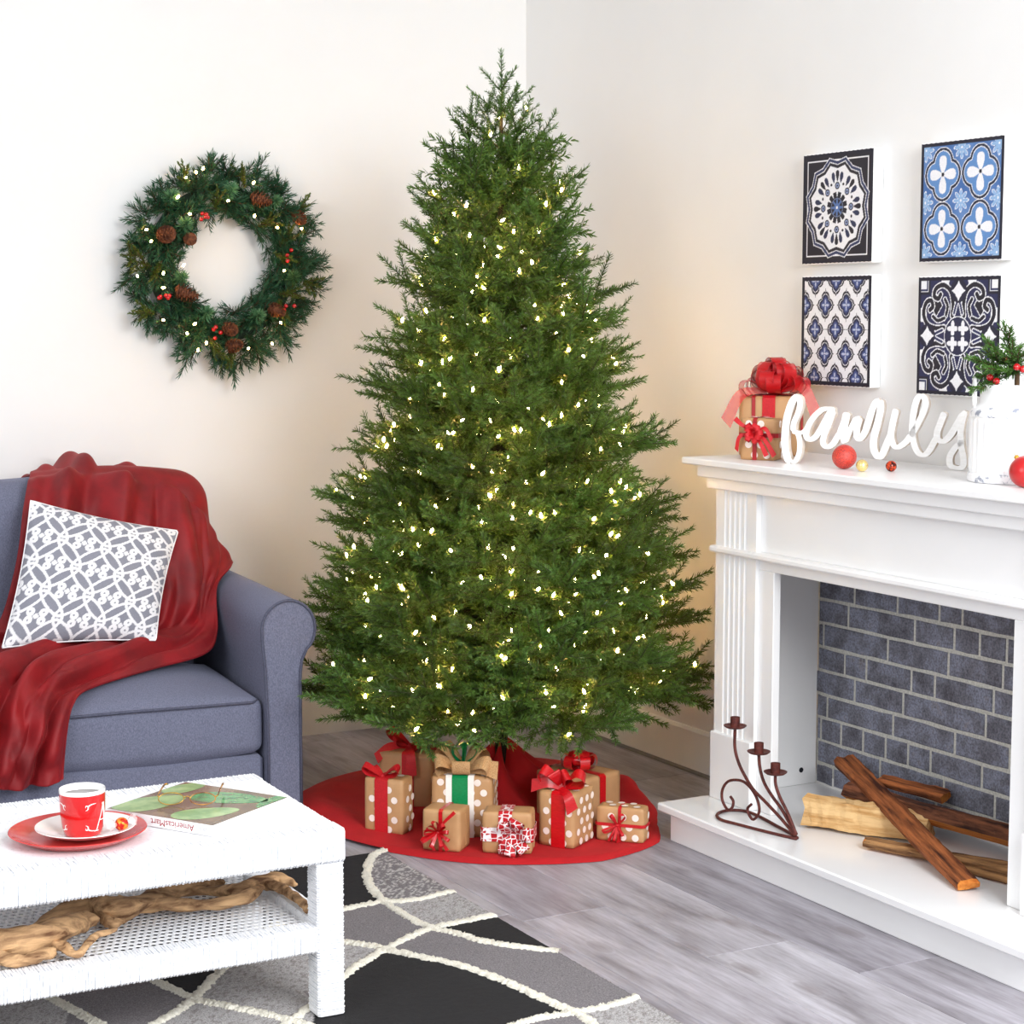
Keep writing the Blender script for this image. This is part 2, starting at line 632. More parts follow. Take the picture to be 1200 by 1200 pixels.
BRICK = brick_mat()
zrow = [0.775, 0.708, 0.6395, 0.572, 0.5025, 0.4355, 0.367, 0.3005, 0.233, 0.166, 0.106]
jr = [[-1.80, -1.95, -2.15, -2.36],
      [-1.88, -2.06, -2.225, -2.312], [-1.855, -2.131, -2.284, -2.378, -2.475], [-1.747, -2.024, -2.264],
      [-1.843, -1.936, -2.122, -2.214, -2.433], [-1.712, -1.888, -2.091, -2.407], [-1.769, -2.052, -2.295],
      [-1.742, -1.832, -1.928, -2.023, -2.115, -2.204, -2.398], [-1.727, -2.002, -2.257, -2.447], [-1.80, -1.96, -2.229, -2.444]]
for ri, js in enumerate(jr):
    z1, z0 = zrow[ri], zrow[ri + 1]
    js = [YL - 0.0185] + js
    while js[-1] > YR + 0.34:
        js.append(js[-1] - random.choice((0.09, 0.2, 0.27)))
    js.append(YR + 0.022)
    for a, c in zip(js[:-1], js[1:]):
        g = 0.0050
        y0, y1 = c + g, a - g
        if y1 - y0 < 0.008:
            continue
        zz0, zz1 = z0 + g, z1 - g
        n = max(2, int((y1 - y0) / 0.05))
        # irregular outline, chamfered front
        top = [(y0 + (y1 - y0) * i / n, zz1 + random.uniform(-0.0018, 0.0014)) for i in range(n + 1)]
        bot = [(y0 + (y1 - y0) * i / n, zz0 + random.uniform(-0.0014, 0.0018)) for i in range(n + 1)]
        e = 0.0032
        cy, cz = (y0 + y1) / 2, (zz0 + zz1) / 2
        ring = bot + top[::-1]
        V = [(-0.0134, p, q) for p, q in ring]
        V += [(-0.0152 + random.uniform(-0.0005, 0.0005), p, q) for p, q in ring]
        V += [(-0.0168, p + (e if p < cy else -e if p > cy else 0) * (1 if (p < y0 + e or p > y1 - e) else 0), q + (e if q < cz else -e)) for p, q in ring]
        k = len(ring)
        F = []
        for L in (0, 1):
            for i in range(k):
                j = (i + 1) % k
                F.append((L * k + i, L * k + j, (L + 1) * k + j, (L + 1) * k + i))
        F.append(tuple(range(2 * k, 3 * k)))
        MB().add(V, F).build('brick', BRICK, back)

# ------------------------------------------------------------------ wall art
CANVAS = M('white_canvas', (246, 246, 246), rough=0.8, scale=60, bump=0.05, bscale=500)
PRINT = vcol_mat('printed_canvas', rough=0.65, bump=0.05, bscale=400, mottled=0.05)
N = 170
uu, vv = np.meshgrid(np.linspace(-1, 1, N), np.linspace(-1, 1, N), indexing='ij')  # uu left->right, vv bottom->top


def hx(*c):
    return np.array(c, float)


BLK, NAVY, WHT = hx(36, 34, 46), hx(48, 56, 100), hx(246, 246, 250)


def paint(img, mask, c):
    img[mask] = c


def border(img, w=0.935):
    paint(img, np.maximum(np.abs(uu), np.abs(vv)) > w, hx(32, 32, 48))


def art_mandala():
    im = np.zeros((N, N, 3)) + BLK
    X, Y = uu, vv
    m = np.maximum(np.abs(X), np.abs(Y))
    paint(im, np.abs(m - 0.865) < 0.011, WHT)
    r, th = np.hypot(X, Y), np.arctan2(Y, X)
    st = np.full((N, N), 9.0)
    dod = np.zeros((N, N))
    for k in range(3):
        a = k * PI / 6
        x, y = X * math.cos(a) - Y * math.sin(a), X * math.sin(a) + Y * math.cos(a)
        st = np.minimum(st, np.maximum(np.abs(x), np.abs(y)))
        dod = np.maximum(dod, np.maximum(np.abs(x), np.abs(y)))
    st = 0.45 * st + 0.55 * dod
    paint(im, st < 0.80, WHT)
    paint(im, st < 0.785, hx(52, 62, 100))
    paint(im, st < 0.735, WHT)
    paint(im, st < 0.72, BLK)
    paint(im, st < 0.665, WHT)
    for k in range(8):
        a0 = k * PI / 4
        for da in (-0.21, 0, 0.21):
            a = a0 + da
            x, y = X * math.cos(a) + Y * math.sin(a), -X * math.sin(a) + Y * math.cos(a)
            c = 0.575 if da == 0 else 0.55
            paint(im, ((x - c) / 0.10) ** 2 + (y / (0.045 * (0.45 + (x - c + 0.10) / 0.2))) ** 2 < 1, BLK if da == 0 else hx(46, 52, 84))
        cx, cy = 0.395 * math.cos(a0), 0.395 * math.sin(a0)
        d = np.hypot(X - cx, Y - cy)
        paint(im, d < 0.068, BLK)
        paint(im, d < 0.045, hx(150, 165, 205))
        paint(im, d < 0.022, BLK)
        cx, cy = 0.45 * math.cos(a0 + PI / 8), 0.45 * math.sin(a0 + PI / 8)
        paint(im, np.hypot(X - cx, Y - cy) < 0.028, BLK)
    paint(im, r < 0.285, BLK)
    tri = np.abs(((th * 12 / (2 * PI)) % 1) - 0.5)
    paint(im, (r < 0.285) & (r > 0.17) & (tri > 0.5 - (r - 0.17) * 1.6), WHT)
    star = r < 0.12 + 0.05 * np.cos(8 * th)
    paint(im, star, hx(92, 122, 178))
    paint(im, np.abs(r - 0.165) < 0.008, hx(120, 130, 160))
    paint(im, r < 0.03, WHT)
    border(im)
    return im


def art_quatrefoil():
    im = np.zeros((N, N, 3)) + hx(86, 126, 186)
    X, Y = uu, vv
    im += (np.sin(X * 7 + 1) * np.sin(Y * 6))[:, :, None] * hx(-18, -16, -12)

    def flower(cx, cy, s=1.0):
        x, y = X - cx, Y - cy
        r, th = np.hypot(x, y), np.arctan2(y, x)
        R = 0.20 * s * (0.35 + 0.65 * np.abs(np.cos(4 * th)))
        paint(im, r < R, WHT)
        paint(im, r < R - 0.018, hx(150, 186, 226))
        paint(im, r < 0.022, WHT)

    for cx, cy in ((0, 0), (0.88, 0), (-0.88, 0), (0, 0.88), (0, -0.88), (0.88, 0.88), (-0.88, 0.88), (0.88, -0.88), (-0.88, -0.88)):
        flower(cx, cy)
    for cx in (-0.455, 0.455):
        for cy in (-0.455, 0.455):
            x, y = X - cx, Y - cy
            d = np.minimum.reduce([np.hypot(x - 0.19, y), np.hypot(x + 0.19, y), np.hypot(x, y - 0.2), np.hypot(x, y + 0.2)])
            paint(im, d < 0.262, WHT)
            paint(im, d < 0.25, hx(34, 40, 64))
            paint(im, d < 0.205, WHT)
            paint(im, d < 0.192, hx(100, 146, 204))
            for k in range(4):
                a = k * PI / 2
                px, py = x * math.cos(a) + y * math.sin(a), -x * math.sin(a) + y * math.cos(a)
                paint(im, ((px - 0.165) / 0.155) ** 2 + (py / (0.10 * (0.45 + 0.75 * np.clip(px / 0.3, 0, 1)))) ** 2 < 1, WHT)
            paint(im, np.hypot(x, y) < 0.035, BLK)
    border(im)
    return im


def art_lattice():
    im = np.zeros((N, N, 3)) + WHT
    X, Y = uu, vv
    for j in range(-3, 4):
        for i in range(-3, 4):
            cx, cy = i * 0.60 + (0.30 if j % 2 else 0.0) + 0.0, j * 0.445 + 0.03
            x, y = X - cx, Y - cy

            def shape(s):
                ast = (np.abs(x) / (0.30 * s)) ** 0.62 + (np.abs(y) / (0.33 * s)) ** 0.62
                lob = np.minimum.reduce([np.hypot(x - 0.115 * s, y), np.hypot(x + 0.115 * s, y), np.hypot(x, y - 0.135 * s), np.hypot(x, y + 0.135 * s)])
                return (ast < 1) | (lob < 0.118 * s)
            paint(im, shape(1.0), BLK)
            paint(im, shape(0.83), WHT)
            paint(im, shape(0.77), hx(40, 44, 78))
            paint(im, shape(0.55), hx(70, 86, 142))
            for k in range(4):
                a = k * PI / 2
                px, py = x * math.cos(a) + y * math.sin(a), -x * math.sin(a) + y * math.cos(a)
                paint(im, ((px - 0.062) / 0.045) ** 2 + (py / 0.022) ** 2 < 1, hx(190, 200, 226))
            paint(im, np.hypot(x, y) < 0.014, WHT)
    border(im, 0.92)
    return im


def art_scroll():
    im = np.zeros((N, N, 3)) + hx(44, 46, 84)
    X, Y = uu, vv
    ax, ay = np.abs(X), np.abs(Y)

    def ring(cx, cy, r, w, lo=-9, hi=9):
        d = np.hypot(ax - cx, ay - cy)
        an = np.arctan2(ay - cy, ax - cx)
        ok = (an > lo) & (an < hi)
        paint(im, (np.abs(d - r) < w + 0.016) & ok, WHT)
        paint(im, (np.abs(d - r) < w) & ok, hx(36, 34, 48))
    def curve(pts, w, fill):
        P = catmull(np.array(pts, float), 40)
        d = np.full((N, N), 9.0)
        for (x1, y1), (x2, y2) in zip(P[:-1], P[1:]):
            L2 = (x2 - x1) ** 2 + (y2 - y1) ** 2 + 1e-12
            t = np.clip(((ax - x1) * (x2 - x1) + (ay - y1) * (y2 - y1)) / L2, 0, 1)
            d = np.minimum(d, np.hypot(ax - x1 - t * (x2 - x1), ay - y1 - t * (y2 - y1)))
        paint(im, d < w + 0.018, WHT)
        paint(im, d < w, fill)
    DK = hx(36, 34, 46)
    paint(im, np.hypot(ax - 0.90, ay - 0.36) < 0.12, WHT)
    paint(im, np.hypot(ax - 0.33, ay - 0.92) < 0.10, WHT)
    d = np.abs(ax - 0.54) / 0.15 + np.abs(ay - 0.52) / 0.19
    paint(im, d < 1.1, WHT)
    paint(im, d < 0.97, DK)
    for sw_ in (0, 1):
        q = (lambda l: [(b, a) for a, b in l]) if sw_ else (lambda l: l)
        curve(q([(0.14, 0.34), (0.13, 0.55), (0.20, 0.76), (0.38, 0.86), (0.56, 0.80), (0.60, 0.68), (0.50, 0.63), (0.44, 0.70)]), 0.040, DK)
        curve(q([(0.30, 0.34), (0.26, 0.50), (0.33, 0.62)]), 0.030, DK)
        curve(q([(0.02, 0.60), (0.06, 0.50), (0.10, 0.38)]), 0.022, hx(44, 50, 92))
    # leaves at the four mid edges
    for x, y in ((ax - 0.76, ay), (ay - 0.76, ax)):
        a = (np.abs(x) / 0.21) ** 0.75 + (np.abs(y) / 0.2) ** 0.75
        paint(im, np.hypot(x, y) < 0.2, hx(36, 36, 58))
        paint(im, (a < 0.9) | (np.hypot(x + 0.02, y) < 0.09), WHT)
    r = np.hypot(X, Y)
    paint(im, r < 0.335, WHT)
    paint(im, r < 0.318, hx(40, 42, 72))
    d1 = np.hypot(ax - 0.125, ay - 0.125)
    th = np.arctan2(ay - 0.125, ax - 0.125)
    paint(im, d1 < 0.10 + 0.035 * np.cos(4 * th + 0.0), WHT)
    paint(im, ((ax < 0.012) | (ay < 0.012)) & (r < 0.2), hx(40, 42, 72))
    paint(im, (np.minimum(ax, ay) > 0.70), hx(36, 36, 52))
    paint(im, (np.minimum(ax, ay) > 0.74), WHT)
    paint(im, (np.minimum(ax, ay) > 0.76), hx(46, 52, 92))
    paint(im, (np.minimum(ax, ay) > 0.79), WHT)
    border(im)
    return im


arts = [('square canvas of a white lobed mandala on black, above the lattice print', art_mandala, -1.648, 1.580),
        ('square canvas of four white quatrefoil flowers on blue tile pattern', art_quatrefoil, -2.140, 1.574),
        ('square canvas of navy pointed flowers repeating on a white lattice', art_lattice, -1.650, 1.243),
        ('square canvas of navy scrollwork around a white four-leaf centre', art_scroll, -2.140, 1.234)]
SZ = 0.305
for lab, fn, y0, z0 in arts:
    t = thing('canvas_art', lab, 'wall art', (0, y0 - SZ / 2, z0), 0, 'four tile-pattern canvases above the mantel')
    MB().box((-0.036, -SZ / 2, 0), (-0.0008, SZ / 2, SZ), 0.003).build('canvas_frame', CANVAS, t)
    im = fn()
    jit = 0.0012
    G = np.zeros((N, N, 3))
    G[:, :, 0] = -0.0364
    G[:, :, 1] = -uu * (SZ / 2 - 0.002)
    G[:, :, 2] = SZ / 2 + vv * (SZ / 2 - 0.002)
    edge = jit * np.sin(np.arange(N) * 0.31)
    G[:, 0, 2] += np.abs(edge)
    G[:, -1, 2] -= np.abs(edge)
    put('print', grid_mesh('print', G, PRINT, im, smooth=False), t)

# ------------------------------------------------------------------ word sign on the mantel
SIGN = M('white_washed_wood', (240, 238, 235), (248, 247, 246), rough=0.6, scale=40, stretch=(1, 1, 6))
SIGN_E = M('sign_cut_edge', (214, 200, 186), (230, 220, 210), rough=0.8, scale=40)
strokes = {
    "f1": ([(0.0135, 0.1778), (0.0001, 0.1625), (-0.0131, 0.1235), (-0.0184, 0.0802), (-0.0177, 0.0414), (-0.0099, 0.0114), (-0.0005, 0.0050)], 0.0165),
    "f2": ([(-0.0005, 0.0050), (0.0118, 0.0078), (0.0219, 0.0299), (0.0223, 0.0600), (0.0151, 0.0813), (0.0013, 0.0830)], 0.0115),
    "f3": ([(0.0066, 0.1789), (0.0195, 0.1715), (0.0216, 0.1544), (0.0165, 0.1328), (0.0055, 0.1068), (0.0036, 0.0852)], 0.0125),
    "f4": ([(0.0027, 0.0830), (0.0220, 0.0806), (0.0346, 0.0870), (0.0444, 0.0972)], 0.010),
    "a1": ([(0.1180, 0.1418), (0.1022, 0.1465), (0.0821, 0.1431), (0.0599, 0.1233), (0.0444, 0.0972), (0.0403, 0.0756), (0.0495, 0.0652), (0.0653, 0.0721), (0.0807, 0.0940), (0.0981, 0.1264), (0.1090, 0.1416)], 0.0135),
    "a2": ([(0.1142, 0.1430), (0.1029, 0.1095), (0.0892, 0.0750), (0.0881, 0.0558), (0.0995, 0.0476), (0.1151, 0.0567), (0.1325, 0.0849)], 0.0135),
    "m1": ([(0.1303, 0.0827), (0.1409, 0.1106), (0.1493, 0.1342)], 0.011),
    "m2": ([(0.1515, 0.1383), (0.1454, 0.1065), (0.1429, 0.0767), (0.1485, 0.0600)], 0.0165),
    "m3": ([(0.1485, 0.0621), (0.1612, 0.0943), (0.1740, 0.1200), (0.1869, 0.1257)], 0.0115),
    "m4": ([(0.1859, 0.1257), (0.1788, 0.0990), (0.1792, 0.0779), (0.1882, 0.0719), (0.2031, 0.0955), (0.2175, 0.1422), (0.2280, 0.1656), (0.2388, 0.1713)], 0.0145),
    "m5": ([(0.2388, 0.1720), (0.2414, 0.1512), (0.2335, 0.1091), (0.2243, 0.0709), (0.2261, 0.0436), (0.2374, 0.0272), (0.2482, 0.0339), (0.2627, 0.0680), (0.2700, 0.0830)], 0.0155),
    "i1": ([(0.2826, 0.1502), (0.2748, 0.1144), (0.2703, 0.0808), (0.2781, 0.0580), (0.2912, 0.0543), (0.3103, 0.0675), (0.3228, 0.0846)], 0.0140),
    "l1": ([(0.3229, 0.0825), (0.3434, 0.1205), (0.3576, 0.1541), (0.3584, 0.1748), (0.3484, 0.1849), (0.3370, 0.1764), (0.3292, 0.1451), (0.3258, 0.1076), (0.3296, 0.0702), (0.3409, 0.0435), (0.3560, 0.0357), (0.3707, 0.0467), (0.3890, 0.0805)], 0.0135),
    "y1": ([(0.4086, 0.1450), (0.3987, 0.1180), (0.3908, 0.0929), (0.3933, 0.0765), (0.4082, 0.0728), (0.4247, 0.0878), (0.4408, 0.1151), (0.4568, 0.1442)], 0.0140),
    "y2": ([(0.4608, 0.1505), (0.4514, 0.1071), (0.4525, 0.0661), (0.4595, 0.0334), (0.4581, 0.0106), (0.4414, 0.0066), (0.4265, 0.0136), (0.4259, 0.0363), (0.4421, 0.0616), (0.4585, 0.0745)], 0.0130)}
sg = thing('word_sign', 'white cursive wooden word sign reading family on mantel', 'sign', (-0.302, -1.967, 1.051), math.atan2(-0.859, 0.512))
letters = {}
for k, (pts, wd) in strokes.items():
    letters.setdefault(k[0], []).append((pts, wd))
zi = 0
for ch, sts in letters.items():
    mb = MB()
    for pts, wd in sts:
        P = catmull(pts, len(pts) * 6)
        t = np.gradient(P, axis=0)
        t /= np.linalg.norm(t, axis=1)[:, None]
        nrm = np.stack([-t[:, 1], t[:, 0]], 1)
        # broad-pen look: thicker on down strokes
        w = wd * (0.78 + 0.46 * np.abs(t[:, 1]))
        w[0] *= 0.55
        w[-1] *= 0.55
        Lp, Rp = P + nrm * w[:, None] / 2, P - nrm * w[:, None] / 2
        zi += 1
        yf, yb = -0.009 - 0.0001 * (zi % 5), 0.009 + 0.0001 * (zi % 5)
        n = len(P)
        V = [(a, yf, b) for a, b in Lp] + [(a, yf, b) for a, b in Rp] + [(a, yb, b) for a, b in Lp] + [(a, yb, b) for a, b in Rp]
        V = [(a, b, max(c, 0.0002)) for a, b, c in V]
        Ff, Fe = [], []
        for i in range(n - 1):
            Ff.append((i, i + 1, n + i + 1, n + i))
            Ff.append((2 * n + i, 3 * n + i, 3 * n + i + 1, 2 * n + i + 1))
            Fe.append((i, 2 * n + i, 2 * n + i + 1, i + 1))
            Fe.append((n + i, n + i + 1, 3 * n + i + 1, 3 * n + i))
        Fe.append((0, n, 3 * n, 2 * n))
        Fe.append((n - 1, 3 * n - 1, 4 * n - 1, 2 * n - 1))
        o = len(mb.v)
        mb.add(V, Ff, 0)
        mb.f.extend([tuple(i + o for i in f) for f in Fe])
        mb.m.extend([1] * len(Fe))
    mb.build('letter', [SIGN, SIGN_E], sg, recalc=True)

# ------------------------------------------------------------------ ornaments on the mantel
RED_GL = M('red_glitter', (150, 18, 14), (235, 66, 40), rough=0.35, scale=420, detail=2, bump=0.8, bscale=500, spec=0.8)
RED_MAT = M('red_satin_bauble', (176, 14, 18), (186, 18, 22), rough=0.28, scale=5, spec=0.6)
GOLD_B = M('pale_gold_bauble', (232, 200, 120), (245, 226, 165), rough=0.22, metal=0.6, scale=8)
RED_ORN = M('red_brown_mosaic', (60, 12, 6), (214, 70, 30), rough=0.2, scale=130, lo=0.45, hi=0.55, metal=0.3)
CAP = M('bauble_cap', (205, 160, 70), rough=0.3, metal=1.0)


def bauble(label, loc, r, mat, tilt, cap=True):
    t = thing('ornament', label, 'ornament', (loc[0], loc[1], loc[2]), 0, 'round baubles on the mantel')
    mb = MB().lathe([(max(1e-4, r * math.sin(a)), r - r * math.cos(a)) for a in np.linspace(0, PI, 25)], 36)
    mb.build('ball', mat, t, smooth=True)
    if cap:
        d = Vector(tilt).normalized()
        c = MB().lathe([(r * 0.16, -0.001), (r * 0.17, 0.003), (r * 0.13, 0.006), (0.0005, 0.0065)], 16)
        co = c.build('cap', CAP, t, tuple(Vector((0, 0, r)) + d * (r * 0.985)), smooth=True, angle=40)
        co.rotation_euler = d.to_track_quat('Z', 'Y').to_euler()
        ring = MB().tube([(r * 0.09 * math.cos(a), 0, 0.006 + r * 0.08 + r * 0.09 * math.sin(a)) for a in np.linspace(0, 2 * PI, 14)[:-1]], 0.0007, 6, closed=True)
        ro = ring.build('hook', CAP, co)


bauble('large red glitter bauble in front of the white word sign', (-0.300, -2.178, 1.051), 0.031, RED_GL, (0.5, 0.8, 0.2))
bauble('small pale gold bauble beside the red glitter bauble', (-0.312, -2.263, 1.051), 0.0152, GOLD_B, (0.6, 0.6, 0.3))
bauble('small red and brown mosaic bauble on white mantel', (-0.25, -2.300, 1.051), 0.0138, RED_ORN, (0.3, 0.9, 0.1))
bauble('large smooth red bauble by the white ribbed milk can', (-0.275, -2.79, 1.051), 0.0365, RED_MAT, (-0.25, 0.5, 0.83))

# ------------------------------------------------------------------ ribbed milk can
CANW = M('chipped_white_enamel', (246, 247, 248), (250, 250, 250), rough=0.45, scale=6)
CHIP = M('worn_white_enamel', (150, 154, 168), (246, 246, 248), rough=0.6, scale=55, lo=0.36, hi=0.46, detail=5)
can = thing('milk_can', 'white ribbed metal milk can with wire handles', 'milk can', (-0.178, -2.655, 1.051), 0.3)
CR = 0.105
n = 120
prof = [(CR * 0.99, 0.022), (CR, 0.03), (CR, 0.145), (CR * 0.985, 0.152)]
V, F = [], []
for k in range(n):
    a = 2 * PI * k / n
    rr = 1 + 0.012 * (1 if (k % 4) < 2 else -1)
    for i, (r, z) in enumerate(prof):
        q = r * (rr if 0 < i < 3 else 1)
        V.append((q * math.cos(a), q * math.sin(a), z))
for k in range(n):
    j = (k + 1) % n
    for i in range(3):
        F.append((k * 4 + i, j * 4 + i, j * 4 + i + 1, k * 4 + i + 1))
MB().add(V, F).build('body', CANW, can)
MB().lathe([(0.001, 0.001), (CR * 1.02, 0.001), (CR * 1.035, 0.006), (CR * 1.035, 0.018), (CR * 0.99, 0.0225)], 48).build('base_rim', CHIP, can, smooth=True, angle=40)
MB().lathe([(CR * 0.985, 0.152), (CR * 1.02, 0.155), (CR * 1.02, 0.163), (CR * 0.97, 0.17), (CR * 0.86, 0.178)], 48).build('shoulder', CHIP, can, smooth=True, angle=50)
MB().lathe([(CR * 0.86, 0.178), (CR * 0.80, 0.185), (CR * 0.79, 0.218), (CR * 0.84, 0.226), (CR * 0.82, 0.228), (CR * 0.75, 0.219), (CR * 0.75, 0.17), (0.001, 0.165)], 48).build('neck', CANW, can, smooth=True, angle=50)
for s in (0, 1):
    lp = []
    for a in np.linspace(0, 2 * PI, 29)[:-1]:
        lp.append((0.0, 0.0145 * math.sin(a), 0.03 + 0.034 * (-math.cos(a))))
    h = MB().tube(lp, 0.0033, 8, closed=True).build('handle', CANW, can, smooth=True)
    ang = math.radians(148 + 180 * s) - 0.3
    h.location = (CR * 0.93 * math.cos(ang), CR * 0.93 * math.sin(ang), 0.178)
    h.rotation_euler = (0, 0, ang)

# ------------------------------------------------------------------ sofa
DENIM = M('blue_grey_linen', (94, 97, 117), (118, 121, 142), rough=0.9, scale=420, detail=3, stretch=(1, 1, 0.5), bump=0.3, bscale=420, sheen=0.25, sheen_tint=(170, 175, 200))
DENIM_D = M('dark_piping', (72, 74, 92), (86, 88, 106), rough=0.9, scale=200)
SR = math.radians(-5)
sofa = thing('sofa', 'blue-grey fabric sofa with rolled arm and piping', 'sofa', (-1.353, -1.023, 0), SR)


def arm_profile(dx=0.0):
    pts = [(-0.058, 0.045), (-0.058, 0.3), (-0.064, 0.44), (-0.072, 0.53)]
    c, r = (0.007, 0.557), 0.080
    for a in np.linspace(math.radians(175), math.radians(-48), 22):
        pts.append((c[0] + r * math.cos(a), c[1] + (r + 0.003) * math.sin(a)))
    pts += [(0.046, 0.465), (0.041, 0.43), (0.040, 0.3), (0.040, 0.045)]
    return [(x + dx, z) for x, z in pts]


def add_arm(dx, mirror=False):
    pr = arm_profile()
    if mirror:
        pr = [(-x, z) for x, z in pr][::-1]
    pr = [(x + dx, z) for x, z in pr]
    cx = sum(p[0] for p in pr) / len(pr)
    G = []
    for y, sc in ((0.004, 0.93), (0.0, 0.975), (0.008, 1.0), (0.4, 1.0), (0.86, 1.0)):
        G.append([(cx + (x - cx) * sc, y, 0.33 + (z - 0.33) * (1 - (1 - sc) * 0.25)) for x, z in pr])
    mb = MB().grid(G)
    b = len(pr)
    mb.f.append(tuple(range(b)))
    mb.f.append(tuple(4 * b + i for i in range(b)))
    mb.m += [0, 0]
    a = mb.build('arm', DENIM, sofa, smooth=True, angle=35)
    MB().tube([(cx + (x - cx) * 0.985, 0.001, z - 0.002 if z > 0.5 else z) for x, z in pr], 0.0042, 8).build('piping', DENIM_D, a, smooth=True)
    return a


add_arm(0.0)
IW = 1.56
add_arm(-0.116 - IW, True)
xr, xl = -0.062, -0.062 - IW + 0.008
MB().box((xl, 0.028, 0.045), (xr, 0.6, 0.195), 0.012).build('front_rail', DENIM, sofa)
for i in range(2):
    a, c = xr - 0.004 - i * IW / 2, xr - 0.002 - (i + 1) * IW / 2 + 0.006
    s = softbox_mesh('seat_cushion', (c, 0.018, 0.2), (a, 0.60, 0.362), 0.032, DENIM, n=22, crown=(0.0, 0.006, 0.085), parent=sofa, wob=0.004, seed=i)
    yy = 0.017
    MB().tube([(c + 0.012, yy + 0.03, 0.350), (c + 0.03, yy, 0.352), (c + 0.2, yy - 0.006, 0.353), ((a + c) / 2, yy - 0.007, 0.355), (a - 0.2, yy - 0.006, 0.353), (a - 0.03, yy, 0.351), (a - 0.006, yy + 0.03, 0.349)], 0.0042, 8).build('piping', DENIM_D, s, smooth=True)
    softbox_mesh('back_cushion', (c + 0.004, 0.555, 0.40), (a - 0.004, 0.73, 0.945), 0.065, DENIM, n=18, crown=(0, 0.035, 0.02), parent=sofa, wob=0.008, seed=5 + i)
softbox_mesh('back_frame', (xl - 0.02, 0.69, 0.05), (-0.078, 0.868, 0.90), 0.06, DENIM, n=10, parent=sofa)
for x in (xr - 0.0, xl + 0.0):
    for y in (0.06, 0.8):
        MB().lathe([(0.001, 0.0), (0.018, 0.0), (0.026, 0.06), (0.001, 0.06)], 14, center=(x, y, 0)).build('foot', M('dark_wood_foot', (50, 36, 28), rough=0.4), sofa, smooth=True, angle=40)

# ------------------------------------------------------------------ throw blanket (sofa frame coordinates: x along, y depth, z)
PLUSH = M('crimson_plush', (112, 2, 11), (146, 5, 17), rough=0.65, scale=9, detail=4, bump=0.25, bscale=300, sheen=0.12, sheen_tint=(255, 110, 110))
rows = [
    [(-0.62, 0.885, 0.66), (-0.46, 0.89, 0.62), (-0.30, 0.89, 0.60), (-0.16, 0.89, 0.62), (-0.08, 0.885, 0.60), (-0.03, 0.88, 0.58)],
    [(-0.60, 0.865, 0.93), (-0.46, 0.87, 0.945), (-0.30, 0.87, 0.945), (-0.17, 0.87, 0.94), (-0.09, 0.87, 0.915), (-0.045, 0.85, 0.78)],
    [(-0.585, 0.74, 0.992), (-0.45, 0.74, 1.005), (-0.30, 0.74, 0.985), (-0.175, 0.73, 0.965), (-0.082, 0.71, 0.925), (-0.03, 0.72, 0.74)],
    [(-0.60, 0.60, 0.972), (-0.455, 0.60, 0.992), (-0.30, 0.60, 0.965), (-0.18, 0.60, 0.94), (-0.09, 0.60, 0.85), (0.010, 0.66, 0.668)],
    [(-0.64, 0.505, 0.84), (-0.49, 0.49, 0.86), (-0.33, 0.485, 0.83), (-0.21, 0.49, 0.79), (-0.105, 0.52, 0.71), (-0.005, 0.57, 0.660)],
    [(-0.68, 0.465, 0.68), (-0.53, 0.45, 0.69), (-0.37, 0.44, 0.67), (-0.24, 0.44, 0.63), (-0.135, 0.455, 0.595), (-0.07, 0.48, 0.615)],
    [(-0.74, 0.43, 0.53), (-0.60, 0.41, 0.53), (-0.44, 0.40, 0.52), (-0.30, 0.385, 0.50), (-0.18, 0.38, 0.50), (-0.10, 0.375, 0.49)],
    [(-0.84, 0.36, 0.468), (-0.69, 0.34, 0.475), (-0.54, 0.32, 0.478), (-0.40, 0.30, 0.472), (-0.28, 0.285, 0.466), (-0.165, 0.27, 0.448)],
    [(-0.93, 0.24, 0.462), (-0.80, 0.225, 0.47), (-0.67, 0.21, 0.473), (-0.55, 0.195, 0.468), (-0.44, 0.175, 0.455), (-0.34, 0.165, 0.436)],
    [(-0.99, 0.12, 0.442), (-0.88, 0.11, 0.45), (-0.78, 0.10, 0.452), (-0.69, 0.095, 0.444), (-0.61, 0.085, 0.43), (-0.535, 0.078, 0.412)],
    [(-1.02, 0.025, 0.405), (-0.92, 0.02, 0.41), (-0.83, 0.012, 0.41), (-0.75, 0.008, 0.402), (-0.68, 0.005, 0.392), (-0.605, 0.006, 0.378)],
    [(-1.02, -0.018, 0.345), (-0.93, -0.024, 0.345), (-0.85, -0.028, 0.34), (-0.77, -0.03, 0.335), (-0.70, -0.03, 0.325), (-0.628, -0.024, 0.31)],
    [(-1.00, -0.02, 0.285), (-0.92, -0.032, 0.28), (-0.86, -0.035, 0.272), (-0.785, -0.036, 0.262), (-0.71, -0.036, 0.25), (-0.636, -0.028, 0.24)],
    [(-0.985, -0.018, 0.245), (-0.90, -0.03, 0.235), (-0.86, -0.032, 0.215), (-0.79, -0.034, 0.19), (-0.715, -0.034, 0.187), (-0.640, -0.028, 0.195)]]
R0 = np.array(rows)
G = catmull(R0, 150)
G = np.swapaxes(catmull(np.swapaxes(G, 0, 1), 110), 0, 1)
nv, nu = G.shape[:2]
sv = np.linspace(0, 1, nv)[:, None]
su = np.linspace(0, 1, nu)[None, :]
du = np.gradient(G, axis=1)
dv = np.gradient(G, axis=0)
nr = np.cross(du, dv)
nr /= np.linalg.norm(nr, axis=2)[:, :, None] + 1e-9
nr = np.where((nr[:, :, 1:2] > 0) & (sv[:, :, None] > 0.25), -nr, nr)
if nr[int(nv * 0.5), nu // 2, 2] < 0:
    nr = -nr
wv = su + 0.035 * np.sin(sv * 7.0 + 1.0) + 0.02 * np.sin(sv * 17 + su * 5)
